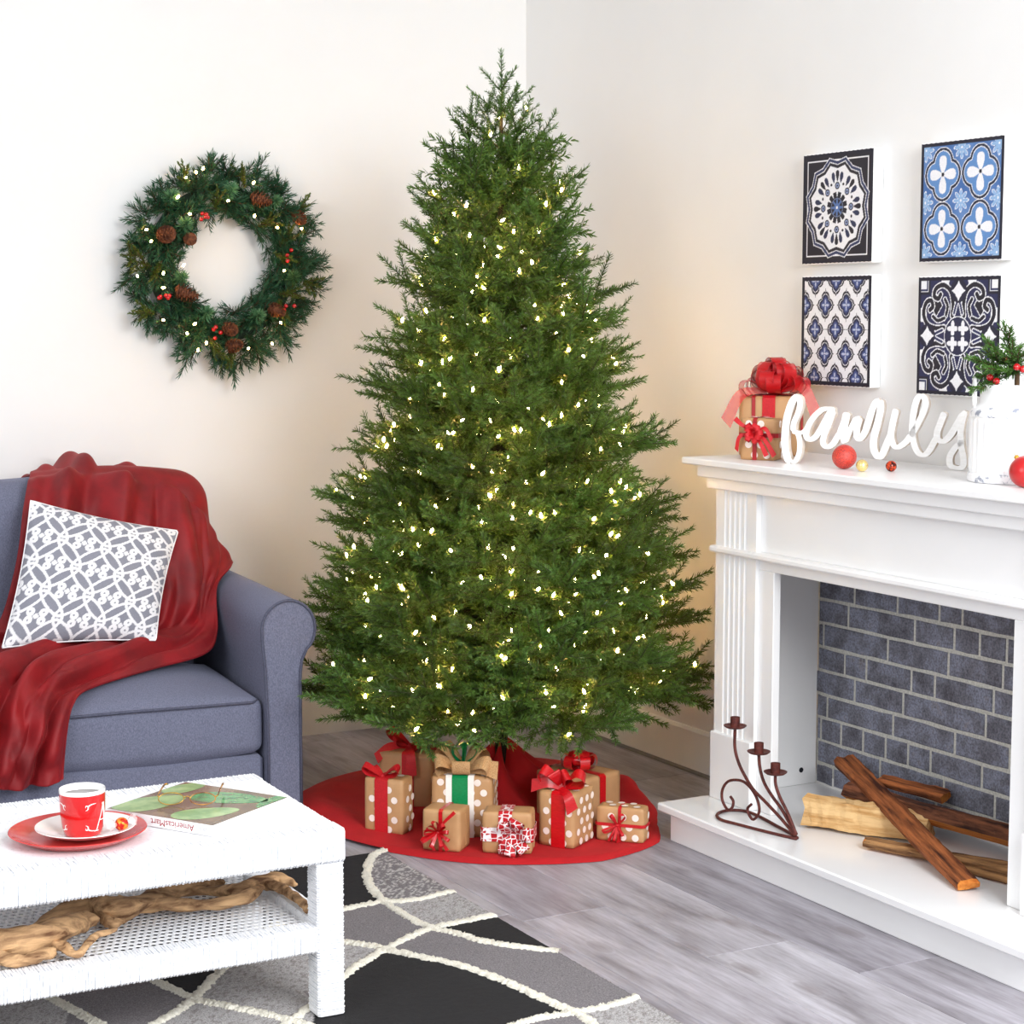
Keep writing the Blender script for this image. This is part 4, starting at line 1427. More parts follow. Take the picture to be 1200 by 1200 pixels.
# wrapped candy
cd = thing('candy', 'round wrapped candy in red and gold foil on saucer', 'candy', (-2.253, -2.358, TT + 0.0066 + 0.0092))
CFOIL = M('red_gold_foil', (196, 22, 14), (236, 150, 40), rough=0.25, scale=90, lo=0.5, hi=0.58, metal=0.3, bump=0.6, bscale=160)
CLEAR, nt, bs = newmat('clear_cellophane')
bs.inputs['Base Color'].default_value = (1, 0.97, 0.95, 1)
bs.inputs['Roughness'].default_value = 0.15
bs.inputs['Alpha'].default_value = 0.35
MB().lathe([(max(1e-4, 0.0135 * math.sin(a)), 0.0135 - 0.0135 * math.cos(a)) for a in np.linspace(0, PI, 17)], 22).build('sweet', CFOIL, cd, smooth=True)
for dx, dy in ((0.018, 0.004), (-0.016, -0.006)):
    G = []
    for t in np.linspace(0, 1, 6):
        row = []
        for q in range(17):
            a = 2 * PI * q / 16
            r = 0.002 + 0.011 * t + 0.0022 * t * math.sin(6 * a)
            v = Vector((dx, dy, 0)).normalized()
            w = v.cross(Vector((0, 0, 1)))
            pnt = Vector((0, 0, 0.0145)) + v * (0.012 + 0.016 * t) + w * r * math.cos(a) + Vector((0, 0, 1)) * (r * math.sin(a) + 0.004 * t)
            row.append((pnt.x, pnt.y, max(pnt.z, 0.001)))
        G.append(row)
    MB().grid(G).build('twist_end', CLEAR, cd, smooth=True)

# magazine
MC = [np.array((-2.234, -2.200)), np.array((-2.090, -2.431)), np.array((-1.889, -2.279)), np.array((-2.030, -2.040))]
ex = MC[1] - MC[0]
w_m = float(np.linalg.norm(ex))
ang_m = math.atan2(ex[1], ex[0])
h_m = float((np.linalg.norm(MC[2] - MC[1]) + np.linalg.norm(MC[3] - MC[0])) / 2)
mag = thing('magazine', 'thick magazine with green leaf dishes on cover, spine toward mug', 'magazine', (MC[0][0], MC[0][1], TT), ang_m)
PAPER = M('page_edges', (238, 236, 232), (250, 249, 247), rough=0.8, scale=400, stretch=(0.02, 0.02, 1))
SPINE = M('white_spine', (246, 245, 246), rough=0.3, scale=5)
COVER = M('brown_cover', (98, 84, 72), (140, 122, 104), rough=0.18, scale=14, coat=0.4)
MT = 0.0225
MB().box((0.002, 0.001, 0.0008), (w_m - 0.002, h_m - 0.002, MT - 0.0008)).build('pages', PAPER, mag)
MB().box((0, 0, MT - 0.0008), (w_m, h_m, MT), 0.0002).build('cover', COVER, mag)
MB().box((0, 0, 0), (w_m, h_m, 0.0008)).build('back_cover', SPINE, mag)
MB().box((0, -0.0008, 0), (w_m, 0.001, MT - 0.0002)).build('spine', SPINE, mag)
LEAF = M('pale_green_glass_dish', (128, 176, 118), (176, 210, 150), rough=0.15, scale=26, coat=0.4)
LEAF2 = M('green_glass_dish', (56, 138, 92), (110, 182, 120), rough=0.15, scale=40, coat=0.4)


def leaf_print(cx, cy, lx, ly, rot, mat, clipx=(0.002, 0), name='leaf_dish_print'):
    V = [(0, 0, 0)]
    n = 28
    P = []
    for k in range(n):
        a = 2 * PI * k / n
        x = lx * math.cos(a)
        y = ly * math.sin(a) * (1 - 0.25 * math.cos(a))
        X_, Y_ = cx + x * math.cos(rot) - y * math.sin(rot), cy + x * math.sin(rot) + y * math.cos(rot)
        P.append((min(max(X_, 0.001), w_m - 0.001), min(max(Y_, 0.001), h_m - 0.001), MT + 0.0003))
    mb = MB()
    mb.add(P, [tuple(range(n))])
    return mb.build(name, mat, mag, recalc=False)


leaf_print(w_m * 0.74, h_m * 0.27, 0.072, 0.040, math.radians(55), LEAF)
leaf_print(w_m * 0.18, h_m * 0.30, 0.085, 0.050, math.radians(70), LEAF)
leaf_print(w_m * 0.62, h_m * 0.74, 0.088, 0.044, math.radians(15), LEAF2)
leaf_print(w_m * 0.12, h_m * 0.84, 0.060, 0.030, math.radians(80), LEAF)
leaf_print(w_m * 0.97, h_m * 0.90, 0.075, 0.020, math.radians(95), LEAF2)
RTXT = M('dark_red_print', (150, 34, 44), rough=0.4)
GTXT = M('grey_print', (150, 150, 156), rough=0.4)
WTXT = M('white_print', (236, 232, 226), rough=0.4)


def text(name, body, size, mat, parent, loc, rot):
    cu = bpy.data.curves.new(name, 'FONT')
    cu.body = body
    cu.size = size
    cu.extrude = 0.0001
    cu.align_x = 'CENTER'
    cu.align_y = 'CENTER'
    ob = bpy.data.objects.new(name, cu)
    me = bpy.data.meshes.new_from_object(ob)
    me.materials.clear()
    me.materials.append(mat)
    bpy.data.objects.remove(ob)
    ob = put(name, me, parent, loc)
    ob.rotation_euler = rot
    return ob


# spine lettering is upside down for the viewer
text('spine_lettering', 'AmericasMart', 0.0195, RTXT, mag, (w_m * 0.63, -0.0011, MT * 0.5), (math.radians(90), math.radians(180), 0))
text('spine_year', '2015', 0.009, GTXT, mag, (w_m * 0.92, -0.0011, MT * 0.5), (math.radians(90), math.radians(180), 0))

# eyeglasses
TORT = M('tortoise_acetate', (96, 46, 14), (196, 140, 60), rough=0.15, scale=45, coat=0.5)
GOLDM = M('brass_wire', (196, 160, 84), rough=0.25, metal=1.0)
GL, nt, bs = newmat('spectacle_lens')
bs.inputs['Base Color'].default_value = (1, 1, 1, 1)
bs.inputs['Roughness'].default_value = 0.02
bs.inputs['IOR'].default_value = 1.3
bs.inputs['Transmission Weight'].default_value = 1.0
bs.inputs['Alpha'].default_value = 0.25
ga = math.atan2(-0.035, 0.064)
gl = thing('eyeglasses', 'tortoiseshell eyeglasses lying open on the magazine cover', 'eyeglasses', (-2.085, -2.262, TT + MT + 0.0004), ga)
tilt = math.radians(38)


def gpt(x, h):
    return (x, h * math.sin(tilt) * 0.85, 0.0022 + h * math.cos(tilt) * 0.62)


for s in (-1, 1):
    ring = [gpt(s * 0.033 + 0.0265 * math.cos(a), 0.021 + 0.0205 * math.sin(a)) for a in np.linspace(0, 2 * PI, 33)[:-1]]
    MB().tube(ring, 0.0012, 8, closed=True).build('rim', GOLDM if s < 0 else TORT, gl, smooth=True)
    c = gpt(s * 0.033, 0.021)
    MB().add([c] + ring, [(0, i + 1, (i + 1) % 32 + 1) for i in range(32)]).build('lens', GL, gl)
    hg = gpt(s * 0.0615, 0.030)
    hg0 = gpt(s * 0.0585, 0.028)
    MB().tube([hg0, hg, (s * 0.063, hg[1] + 0.01, hg[2] + 0.001)], 0.0016, 8).build('hinge', GOLDM, gl, smooth=True)
    MB().tube(catmull([(s * 0.063, hg[1] + 0.008, hg[2]), (s * 0.062, 0.05, 0.020), (s * 0.062, 0.085, 0.021), (s * 0.061, 0.105, 0.020), (s * 0.060, 0.122, 0.016)], 16), np.linspace(0.0014, 0.0027, 16), 8).build('temple', TORT, gl, smooth=True)
MB().tube(catmull([gpt(-0.0075, 0.024), gpt(0, 0.029), gpt(0.0075, 0.024)], 9), 0.0013, 8).build('bridge', GOLDM, gl, smooth=True)

# ------------------------------------------------------------------ candle holder on the hearth
RUST = M('rust_brown_iron', (74, 30, 26), (104, 46, 38), rough=0.6, scale=90, bump=0.3, bscale=300, metal=0.2)
HT = 0.1052
chd = thing('candle_holder', 'rust-brown wrought iron candle holder with three cups on hearth', 'candle holder', (-0.45, -2.03, HT))
co_ = np.array((-0.45, -2.03, HT))
CB = [(-0.435, -2.181), (-0.453, -2.122), (-0.472, -2.049), (-0.485, -1.991), (-0.496, -1.939), (-0.481, -1.895), (-0.448, -1.870), (-0.413, -1.870), (-0.388, -1.900), (-0.388, -1.960), (-0.404, -2.055), (-0.416, -2.130), (-0.428, -2.176)]
tr = 0.0042
P = np.array([(x, y, HT + tr) for x, y in CB]) - co_
MB().tube(catmull(P, 70), tr, 8).build('base_loop', RUST, chd, smooth=True)
arms = [[(-0.435, -2.177, 0.116), (-0.440, -2.122, 0.149), (-0.445, -2.060, 0.180), (-0.449, -2.014, 0.202), (-0.452, -1.978, 0.233), (-0.454, -1.952, 0.264), (-0.455, -1.937, 0.301), (-0.455, -1.937, 0.355)],
        [(-0.435, -2.179, 0.118), (-0.439, -2.126, 0.171), (-0.443, -2.086, 0.201), (-0.445, -2.054, 0.230), (-0.447, -2.038, 0.266), (-0.447, -2.032, 0.304)],
        [(-0.435, -2.181, 0.120), (-0.438, -2.147, 0.169), (-0.440, -2.116, 0.204), (-0.442, -2.100, 0.234), (-0.442, -2.098, 0.263)]]
for i, a in enumerate(arms):
    A = np.array(a) - co_
    am = MB().tube(catmull(A, 40), 0.0042, 8).build('arm', RUST, chd, smooth=True)
    c = A[-1]
    MB().lathe([(0.0005, -0.001), (0.024, -0.0015), (0.0300, 0.003), (0.0305, 0.005), (0.0285, 0.0045), (0.022, 0.0015), (0.0005, 0.001)], 32, center=c).build('drip_tray', RUST, am, smooth=True, angle=50)
    MB().lathe([(0.0125, 0.001), (0.0128, 0.027), (0.0118, 0.0272), (0.0112, 0.004), (0.0005, 0.003)], 24, center=c).build('candle_cup', RUST, am, smooth=True, angle=50)
SC = [(-0.456, -1.921, 0.164), (-0.455, -1.933, 0.153), (-0.456, -1.929, 0.135), (-0.457, -1.910, 0.126), (-0.459, -1.889, 0.146), (-0.459, -1.888, 0.174), (-0.457, -1.907, 0.200), (-0.455, -1.937, 0.212), (-0.452, -1.973, 0.215), (-0.449, -2.005, 0.202), (-0.447, -2.028, 0.179), (-0.447, -2.038, 0.154), (-0.447, -2.029, 0.134), (-0.449, -2.012, 0.122), (-0.450, -1.996, 0.133), (-0.450, -1.991, 0.147), (-0.449, -2.006, 0.161)]
MB().tube(catmull(np.array(SC) - co_, 90), 0.0038, 8).build('scroll', RUST, chd, smooth=True)

# ------------------------------------------------------------------ firewood


def wood(name, a, b, lo, hi, spec=0.3):
    return M(name, a, b, rough=0.85, scale=26, detail=7, stretch=(0.22, 2.6, 2.6), lo=lo, hi=hi, bump=1.0, bscale=40, bdist=0.006, spec=spec)


W_PALE = wood('pale_split_wood', (186, 134, 74), (228, 190, 136), 0.32, 0.6)
W_RED = wood('red_brown_bark', (62, 28, 14), (172, 100, 56), 0.36, 0.62)
W_DARK = wood('dark_brown_bark', (46, 24, 18), (134, 82, 56), 0.36, 0.64)
W_TAN = wood('tan_bark', (76, 46, 28), (178, 132, 86), 0.36, 0.62)
W_ORG = wood('orange_cut_wood', (182, 98, 34), (216, 140, 64), 0.3, 0.65)


def log(label, p0, p1, w, h, bark, cut, sec, roll=0.0, seed=0, nseg=22, taper=(1, 1)):
    """split log: sec = list of (x, y, is_cut) around the section in units of (w, h)"""
    r = np.random.default_rng(seed)
    p0, p1 = Vector(p0), Vector(p1)
    d = p1 - p0
    L = d.length
    t = tag(bpy.data.objects.new('firewood', None), label, 'firewood', 'split logs on the hearth')
    COL.objects.link(t)
    t.location = p0
    q = d.to_track_quat('X', 'Z')
    t.rotation_mode = 'QUATERNION'
    from mathutils import Quaternion
    t.rotation_quaternion = q @ Quaternion((1, 0, 0), roll)
    n = len(sec)
    V, F, Mi = [], [], []
    ph = r.uniform(0, 6, n)
    for i in range(nseg + 1):
        s = i / nseg
        k = taper[0] + (taper[1] - taper[0]) * s
        endj = 0.010 if i in (0, nseg) else 0.0
        for j, (x, y, c) in enumerate(sec):
            f = 1 + 0.05 * math.sin(s * 9 + ph[j]) + r.uniform(-0.075, 0.075) * (0.4 if c else 1)
            V.append((s * L + r.uniform(-endj, endj) * (0 if c else 1), x * w / 2 * f * k, y * h / 2 * f * k))
    for i in range(nseg):
        for j in range(n):
            l = (j + 1) % n
            F.append((i * n + j, i * n + l, (i + 1) * n + l, (i + 1) * n + j))
            Mi.append(1 if (sec[j][2] and sec[l][2]) else 0)
    bm_ = MB()
    bm_.v = V
    bm_.f = F
    bm_.m = Mi
    bm_.build('split_side', [bark, cut], t, smooth=False)
    for e in (0, nseg):
        MB().add([V[e * n + j] for j in range(n)], [tuple(range(n))]).build('cut_end', cut, t)
    return t


half = [(-1, -0.8, 1), (-0.3, -0.9, 1), (0.4, -0.85, 1), (1, -0.75, 1), (0.98, -0.1, 0), (0.75, 0.5, 0), (0.35, 0.88, 0), (-0.1, 1.0, 0), (-0.55, 0.8, 0), (-0.9, 0.3, 0)]
slab = [(-1, -0.7, 1), (0, -0.9, 1), (1, -0.8, 1), (1.02, 0.2, 0), (0.8, 0.8, 0), (0.3, 0.95, 0), (-0.2, 0.8, 0), (-0.7, 0.95, 0), (-1.02, 0.4, 0)]
log('pale split log with smooth tan face, lowest at front of the woodpile', (-0.318, -2.072, 0.1475), (-0.150, -2.36, 0.1475), 0.088, 0.082, W_PALE, W_PALE, half, 0.0, 1)
log('long red-brown bark stick lying diagonally on top of the woodpile', (-0.121, -1.985, 0.236), (-0.352, -2.722, 0.122), 0.056, 0.030, W_RED, W_ORG, slab, 0.15, 2, 34, (1.05, 0.95))
log('tan bark log lying on the hearth along the woodpile front', (-0.322, -2.322, 0.121), (-0.140, -2.80, 0.124), 0.062, 0.030, W_TAN, W_ORG, slab, 0.0, 3, 26, (0.7, 1.1))
log('dark brown bark log with yellow split edge at the brick wall', (-0.165, -2.075, 0.170), (-0.068, -2.80, 0.168), 0.095, 0.050, W_DARK, W_ORG, slab, -0.45, 4, 30)
log('short bark piece with orange cut end against the bricks', (-0.130, -2.14, 0.218), (-0.058, -2.318, 0.204), 0.050, 0.028, W_RED, W_ORG, slab, 0.2, 5, 14, (0.8, 1.0))
log('thin bark strip with orange edge under the right end of woodpile', (-0.255, -2.55, 0.1145), (-0.205, -2.82, 0.1145), 0.034, 0.017, W_TAN, W_ORG, slab, 0.0, 6, 14)

# ------------------------------------------------------------------ tree skirt
FELT = M('red_felt', (172, 5, 16), (186, 8, 20), rough=0.85, scale=14, bump=0.15, bscale=500, sheen=0.15, sheen_tint=(255, 90, 90))
TC = np.array((-0.697, -1.09))
sk = [(-1.330, -0.93), (-1.322, -1.10), (-1.301, -1.276), (-1.206, -1.499), (-1.079, -1.660), (-0.965, -1.732), (-0.782, -1.798), (-0.630, -1.762), (-0.550, -1.722), (-0.514, -1.675), (-0.47, -1.59), (-0.428, -1.526), (-0.336, -1.302), (-0.30, -1.10), (-0.28, -0.85), (-0.42, -0.66), (-0.66, -0.57), (-0.95, -0.60), (-1.18, -0.74)]
A = np.array(sk) - TC
an = np.unwrap(np.arctan2(A[:, 1], A[:, 0]))
if an[-1] < an[0]:
    an, A = an[::-1], A[::-1]
rd = np.linalg.norm(A, axis=1)
an2 = np.concatenate([an - 2 * PI, an, an + 2 * PI])
rd2 = np.concatenate([rd, rd, rd])
na, nr_ = 160, 46
G = np.zeros((nr_, na + 1, 3))
for j in range(na + 1):
    a = 2 * PI * j / na
    Rm = float(np.interp(a, an2, rd2))
    for i in range(nr_):
        s = i / (nr_ - 1)
        r = 0.022 + (Rm - 0.022) * s
        z = 0.0125 + 0.165 * math.exp(-(r / (0.115 + 0.05 * math.sin(a * 3 + 1) ** 2)) ** 1.5) * (0.85 + 0.25 * math.sin(5 * a + 0.5)) \
            + 0.010 * max(0, math.sin(7 * a + 4 * s)) * math.exp(-((s - 0.45) / 0.2) ** 2)
        # a raised wave at the left and right rims
        z += 0.028 * math.exp(-((s - 0.86) / 0.10) ** 2) * max(0, math.cos(a - 2.9)) ** 6
        z += 0.040 * math.exp(-((s - 0.93) / 0.09) ** 2) * max(0, math.cos(a - 5.95)) ** 20
        if s > 0.985:
            z = 0.0105 if (TC[0] + r * math.cos(a)) < -1.24 else 0.0015
        if s > 0.985 and abs(a - 5.6) < 0.5:
            z += 0.008
        G[i, j] = (r * math.cos(a), r * math.sin(a), z)
me = grid_mesh('tree_skirt', G, FELT)
skirt = put('tree_skirt', me, None, (TC[0], TC[1], 0.0))
tag(skirt, 'round red felt tree skirt spread on the floor under gifts', 'tree skirt')

# ------------------------------------------------------------------ gifts
KRAFT = M('kraft_paper', (176, 132, 90), (192, 148, 104), rough=0.6, scale=9, bump=0.12, bscale=25)
KRAFT2 = M('tan_kraft_paper', (184, 138, 92), (200, 156, 110), rough=0.55, scale=9, bump=0.15, bscale=25)
DOT = M('white_dots', (240, 226, 216), rough=0.6)
SATIN = M('red_satin', (186, 10, 20), (206, 18, 28), rough=0.28, scale=60, stretch=(1, 1, 8), coat=0.3)
GROS = M('red_grosgrain', (184, 10, 22), (200, 18, 30), rough=0.6, scale=300)
SHEER, nt, bs = newmat('red_organza')
bs.inputs['Base Color'].default_value = lin((206, 14, 22))
bs.inputs['Roughness'].default_value = 0.4
bs.inputs['Alpha'].default_value = 0.6
SHEERR = M('red_wire_edge', (146, 6, 16), (170, 10, 20), rough=0.4)
GREEN = M('green_satin', (8, 128, 72), (14, 142, 82), rough=0.35, scale=200)
WRIB = M('white_ribbon', (244, 238, 230), rough=0.5)
BURLAP = M('burlap', (186, 140, 92), (216, 174, 126), rough=0.95, scale=320, bump=0.6, bscale=420)
BERRY = M('red_berry', (176, 12, 20), (196, 20, 26), rough=0.2, coat=0.5)


def hexrib():
    m, nt, b = newmat('hexagon_ribbon')
    mp = coords(nt)
    vo = nd(nt, 'ShaderNodeTexVoronoi', feature='DISTANCE_TO_EDGE')
    vo.inputs['Scale'].default_value = 66
    vo.inputs['Randomness'].default_value = 0.35
    nt.links.new(mp.outputs[0], vo.inputs['Vector'])
    r = ramp(nt, vo.outputs['Distance'], [(0.0, (250, 240, 240)), (0.05, (250, 240, 240)), (0.08, (186, 14, 28)), (1, (200, 18, 32))])
    nt.links.new(r.outputs[0], b.inputs['Base Color'])
    b.inputs['Roughness'].default_value = 0.5
    return m


HEXR = hexrib()


def gift_root(label, pl, pr, z=0.0128):
    pl, pr = np.array(pl, float), np.array(pr, float)
    d = pr - pl
    t = thing('gift_box', label, 'gift', (pl[0], pl[1], z), math.atan2(d[1], d[0]), GG)
    return t, float(np.linalg.norm(d))


def gbox(t, w, dp, h, mat=KRAFT, dots=0, seed=0, puff=0.003):
    o = softbox_mesh('box', (0, 0, 0), (w, dp, h), 0.006, mat, n=8, crown=(puff, puff, puff * 0.4), parent=t)
    # folded paper flap line on the side
    MB().box((w + 0.0002, dp * 0.48, h * 0.1), (w + puff * 0.9 + 0.0008, dp * 0.5, h * 0.9)).build('paper_fold', mat, o)
    if dots:
        mb = MB()
        R = 0.0098
        sp = 0.034
        r = np.random.default_rng(seed)

        def disc(c, ux, uy, nn):
            k = 14
            mb.add([tuple(np.array(c) + np.array(nn) * 0.0012 + R * (math.cos(2 * PI * i / k) * np.array(ux) + math.sin(2 * PI * i / k) * np.array(uy))) for i in range(k)], [tuple(range(k))])
        faces = [((0, 0, 0), (1, 0, 0), (0, 0, 1), (0, -1, 0), w, h), ((w, 0, 0), (0, 1, 0), (0, 0, 1), (1, 0, 0), dp, h), ((0, 0, h), (1, 0, 0), (0, 1, 0), (0, 0, 1), w, dp), ((0, 0, 0), (0, 1, 0), (0, 0, 1), (-1, 0, 0), dp, h)]
        for (o0, ux, uy, nn, a, b) in faces:
            for j in range(int(b / sp) + 2):
                for i in range(int(a / sp) + 2):
                    x = (i + (0.5 if j % 2 else 0)) * sp + 0.008
                    y = j * sp * 0.82 + 0.014
                    if R < x < a - R and R < y < b - R:
                        u1, v1 = 2 * x / a - 1, 2 * y / b - 1
                        bulge = puff * (1 - u1 ** 2) * (1 - v1 ** 2)
                        disc(np.array(o0) + np.array(ux) * x + np.array(uy) * y + np.array(nn) * bulge, ux, uy, nn)
        if mb.f:
            mb.build('polka_dots', DOT, o)['kind'] = 'stuff'
    return o


def band(t, w, dp, h, axis, c, width, mat, e=0.0042, name='ribbon'):
    """ribbon wrapped round the box: axis 'front' runs up the front and over the top, 'girth' runs round the sides"""
    mb = MB()
    if axis == 'front':
        pts = [(c, -e, 0.0005), (c, -e - 0.001, h / 2), (c, -e, h - 0.004), (c, 0.004, h + e * 0.6), (c, dp / 2, h + e * 0.7), (c, dp - 0.004, h + e * 0.6), (c, dp + e, h - 0.004), (c, dp + e, 0.0005)]
        mb.ribbon(pts, (1, 0, 0), width)
    elif axis == 'side':
        pts = [(-e, c, 0.0005), (-e, c, h - 0.004), (0.004, c, h + e * 0.6), (w / 2, c, h + e * 0.7), (w - 0.004, c, h + e * 0.6), (w + e, c, h - 0.004), (w + e, c, 0.0005)]
        mb.ribbon(pts, (0, 1, 0), width)
    else:
        pts = [(0.003, -e, c), (w / 2, -e - 0.001, c), (w - 0.003, -e, c), (w + e, 0.003, c), (w + e, dp - 0.003, c), (w - 0.003, dp + e, c), (0.003, dp + e, c), (-e, dp - 0.003, c), (-e, 0.003, c), (0.003, -e, c)]
        mb.ribbon(pts, (0, 0, 1), width)
    return mb.build(name, mat, t, recalc=False)


def loop_pts(c, d, n, L, H, k=16, lift=0.0):
    c, d, n = np.array(c, float), np.array(d, float), np.array(n, float)
    d /= np.linalg.norm(d)
    n /= np.linalg.norm(n)
    out = []
    for t in np.linspace(0, 1, k):
        out.append(c + d * L * math.sin(PI * t) ** 0.8 + n * (H * math.sin(2 * PI * t) * 0.5 + H * 0.35 * math.sin(PI * t) + lift * math.sin(PI * t)))
    return np.array(out)


def bow(t, c, mat, loops, width, knot=0.008, tails=(), name='bow', knot_mat=None, edge=None):
    """loops: (dir, normal, length, height); tails: list of point lists"""
    mb = MB()
    for d, n, L, H in loops:
        P = loop_pts((0, 0, 0), d, n, L, H)
        wd = np.cross(np.array(d, float) / np.linalg.norm(d), np.array(n, float) / np.linalg.norm(n))
        s = np.linspace(0, 1, len(P))
        ww = width * (0.45 + 0.55 * np.sin(PI * s) ** 0.5)
        mb.ribbon(P, wd, ww)
        if edge:
            for q in (-1, 1):
                mb2 = MB().tube(P + wd * (ww * q / 2)[:, None], 0.0008, 5)
                mb.add(mb2.v, mb2.f, 1)
    for tp in tails:
        P = catmull(np.array(tp, float), 12)
        dd = P[-1] - P[0]
        wd = np.cross(dd, (0.15, -1, 0.3) if abs(dd[1]) < 0.8 * np.linalg.norm(dd) else (0.3, 0, 1))
        mb.ribbon(P, wd, width * np.linspace(0.5, 1.0, 12))
    b = mb.build(name, [mat, edge] if edge else mat, t, tuple(c), recalc=False, smooth=True)
    if knot:
        k = MB().lathe([(max(1e-4, math.sin(a)) * knot, -math.cos(a) * knot * 0.8) for a in np.linspace(0, PI, 9)], 12)
        k.build('knot', knot_mat or mat, b, smooth=True)
    return b


GG = 'wrapped gifts under the tree'
# 1 back left brown box with velvet bow
t, w = gift_root('brown paper gift with red bow standing behind the narrow dotted gift', (-1.079, -1.044), (-0.966, -1.151))
w, dp, h = 0.160, 0.13, 0.165
gbox(t, w, dp, h, KRAFT)
band(t, w, dp, h, 'front', w * 0.56, 0.036, GROS)
band(t, w, dp, h, 'side', dp * 0.5, 0.030, GROS)
bow(t, (w * 0.5, dp * 0.4, h + 0.010), GROS, [((-1, 0.1, 0.5), (0, -0.3, 1), 0.075, 0.03), ((1, 0, 0.6), (0, -0.3, 1), 0.075, 0.03), ((-0.6, -0.5, 0.2), (0, -0.3, 1), 0.05, 0.025), ((0.7, -0.5, 0.1), (0, -0.3, 1), 0.05, 0.025)], 0.032, 0.010,
    [[(0, 0, 0), (-0.05, -0.03, 0.002), (-0.085, -0.06, -0.03)], [(0, -0.02, 0), (0.025, -0.075, -0.005), (0.03, -0.085, -0.07)]])
# 2 tall dotted, wide red ribbon
t, w = gift_root('narrow polka-dot gift with wide red ribbon at the left of the pile', (-1.227, -1.267), (-1.153, -1.358))
dp, h = 0.07, 0.155
gbox(t, w, dp, h, KRAFT2, 1)
band(t, w, dp, h, 'front', w * 0.46, 0.040, GROS)
bow(t, (w * 0.45, 0.01, h + 0.006), GROS, [((-1, -0.15, 0.28), (0, -0.5, 1), 0.056, 0.028), ((1, -0.1, 0.3), (0, -0.5, 1), 0.056, 0.028), ((-0.8, 0.3, 0.2), (0, -0.3, 1), 0.04, 0.02), ((0.8, 0.3, 0.2), (0, -0.3, 1), 0.04, 0.02)], 0.026, 0.008)
# 3 green ribbon with burlap bow
t, w = gift_root('polka-dot gift with green and white ribbon and burlap bow', (-1.085, -1.400), (-0.947, -1.495))
dp, h = 0.13, 0.170
gbox(t, w, dp, h, KRAFT2, 1)
band(t, w, dp, h, 'front', w * 0.47, 0.078, WRIB, 0.0042, 'white_ribbon')
band(t, w, dp, h, 'front', w * 0.47, 0.044, GREEN, 0.0052, 'green_ribbon')
b = bow(t, (w * 0.5, dp * 0.25, h + 0.012), BURLAP, [((-1, -0.25, 0.05), (0, -0.6, 0.8), 0.078, 0.05), ((1, -0.25, 0.0), (0, -0.6, 0.8), 0.078, 0.05), ((-0.9, 0.4, 0.55), (0.2, -0.5, 0.8), 0.085, 0.05), ((0.8, 0.5, 0.5), (-0.2, -0.5, 0.8), 0.08, 0.05), ((0, -1, 0.1), (0, -0.2, 1), 0.05, 0.04)], 0.050, 0.0, [[(0, 0, 0), (0.05, -0.02, 0.012), (0.10, -0.04, 0.008)]])
bow(b, (0, 0, 0.010), GREEN, [((-0.45, 0.1, 1), (0.9, -0.3, 0.4), 0.062, 0.035), ((0.6, 0.1, 1), (-0.9, -0.3, 0.4), 0.068, 0.035)], 0.036, 0.0085, name='green_loops', knot_mat=BERRY)
# 4 small brown, curly red bow
t, w = gift_root('small square brown gift with shiny red curled bow on front', (-1.165, -1.504), (-1.092, -1.582))
dp, h = 0.085, 0.112
gbox(t, w, dp, h, KRAFT2)
band(t, w, dp, h, 'front', w * 0.5, 0.011, SATIN)
ls = []
for k in range(9):
    a = 2 * PI * k / 9 + 0.2
    ls.append(((math.cos(a), -0.35, math.sin(a) * 0.8), (-math.sin(a) * 0.4, -1, math.cos(a) * 0.4), random.uniform(0.030, 0.050), 0.018))
bow(t, (w * 0.45, -0.010, h * 0.48), SATIN, ls, 0.010, 0.006, [[(0, 0, 0), (0.02, -0.012, 0.03), (0.052, -0.012, 0.062)], [(0, 0, 0), (-0.012, -0.012, -0.02), (-0.008, -0.008, -0.048)], [(0, 0, 0), (0.016, -0.014, -0.02), (0.030, -0.008, -0.045)]])
# 5 hexagon ribbon
t, w = gift_root('low brown gift with red and white hexagon-print ribbon', (-1.040, -1.611), (-0.933, -1.689))
dp, h = 0.08, 0.112
gbox(t, w, dp, h, KRAFT2)
band(t, w, dp, h, 'front', w * 0.47, 0.036, HEXR)
band(t, w, dp, h, 'girth', h * 0.47, 0.038, HEXR, 0.0046)
ls = [((math.cos(a), -0.25, math.sin(a)), (-math.sin(a) * 0.3, -1, math.cos(a) * 0.3), 0.050, 0.034) for a in np.array([0.2, 1.2, 2.0, 4.4, 5.4])]
bow(t, (w * 0.64, -0.008, h * 0.46), HEXR, ls, 0.034, 0.010, [[(0, -0.006, 0), (-0.02, -0.014, -0.02), (-0.026, -0.010, -0.046)]])
# 7 big brown box, shiny red bow, behind
t, w = gift_root('large plain brown gift with glossy red bow at the back right', (-0.735, -1.365), (-0.673, -1.544))
w, dp, h = 0.185, 0.155, 0.140
gbox(t, w, dp, h, KRAFT)
band(t, w, dp, h, 'side', dp * 0.45, 0.026, SATIN)
ls = []
for k in range(12):
    a = 2 * PI * k / 12
    el = 0.25 if k % 2 else 0.95
    ls.append(((math.cos(a), math.sin(a), el), (-math.cos(a) * el, -math.sin(a) * el, 1), 0.055 if k % 2 else 0.045, 0.036))
bow(t, (w * 0.55, dp * 0.45, h + 0.010), SATIN, ls, 0.030, 0.012)
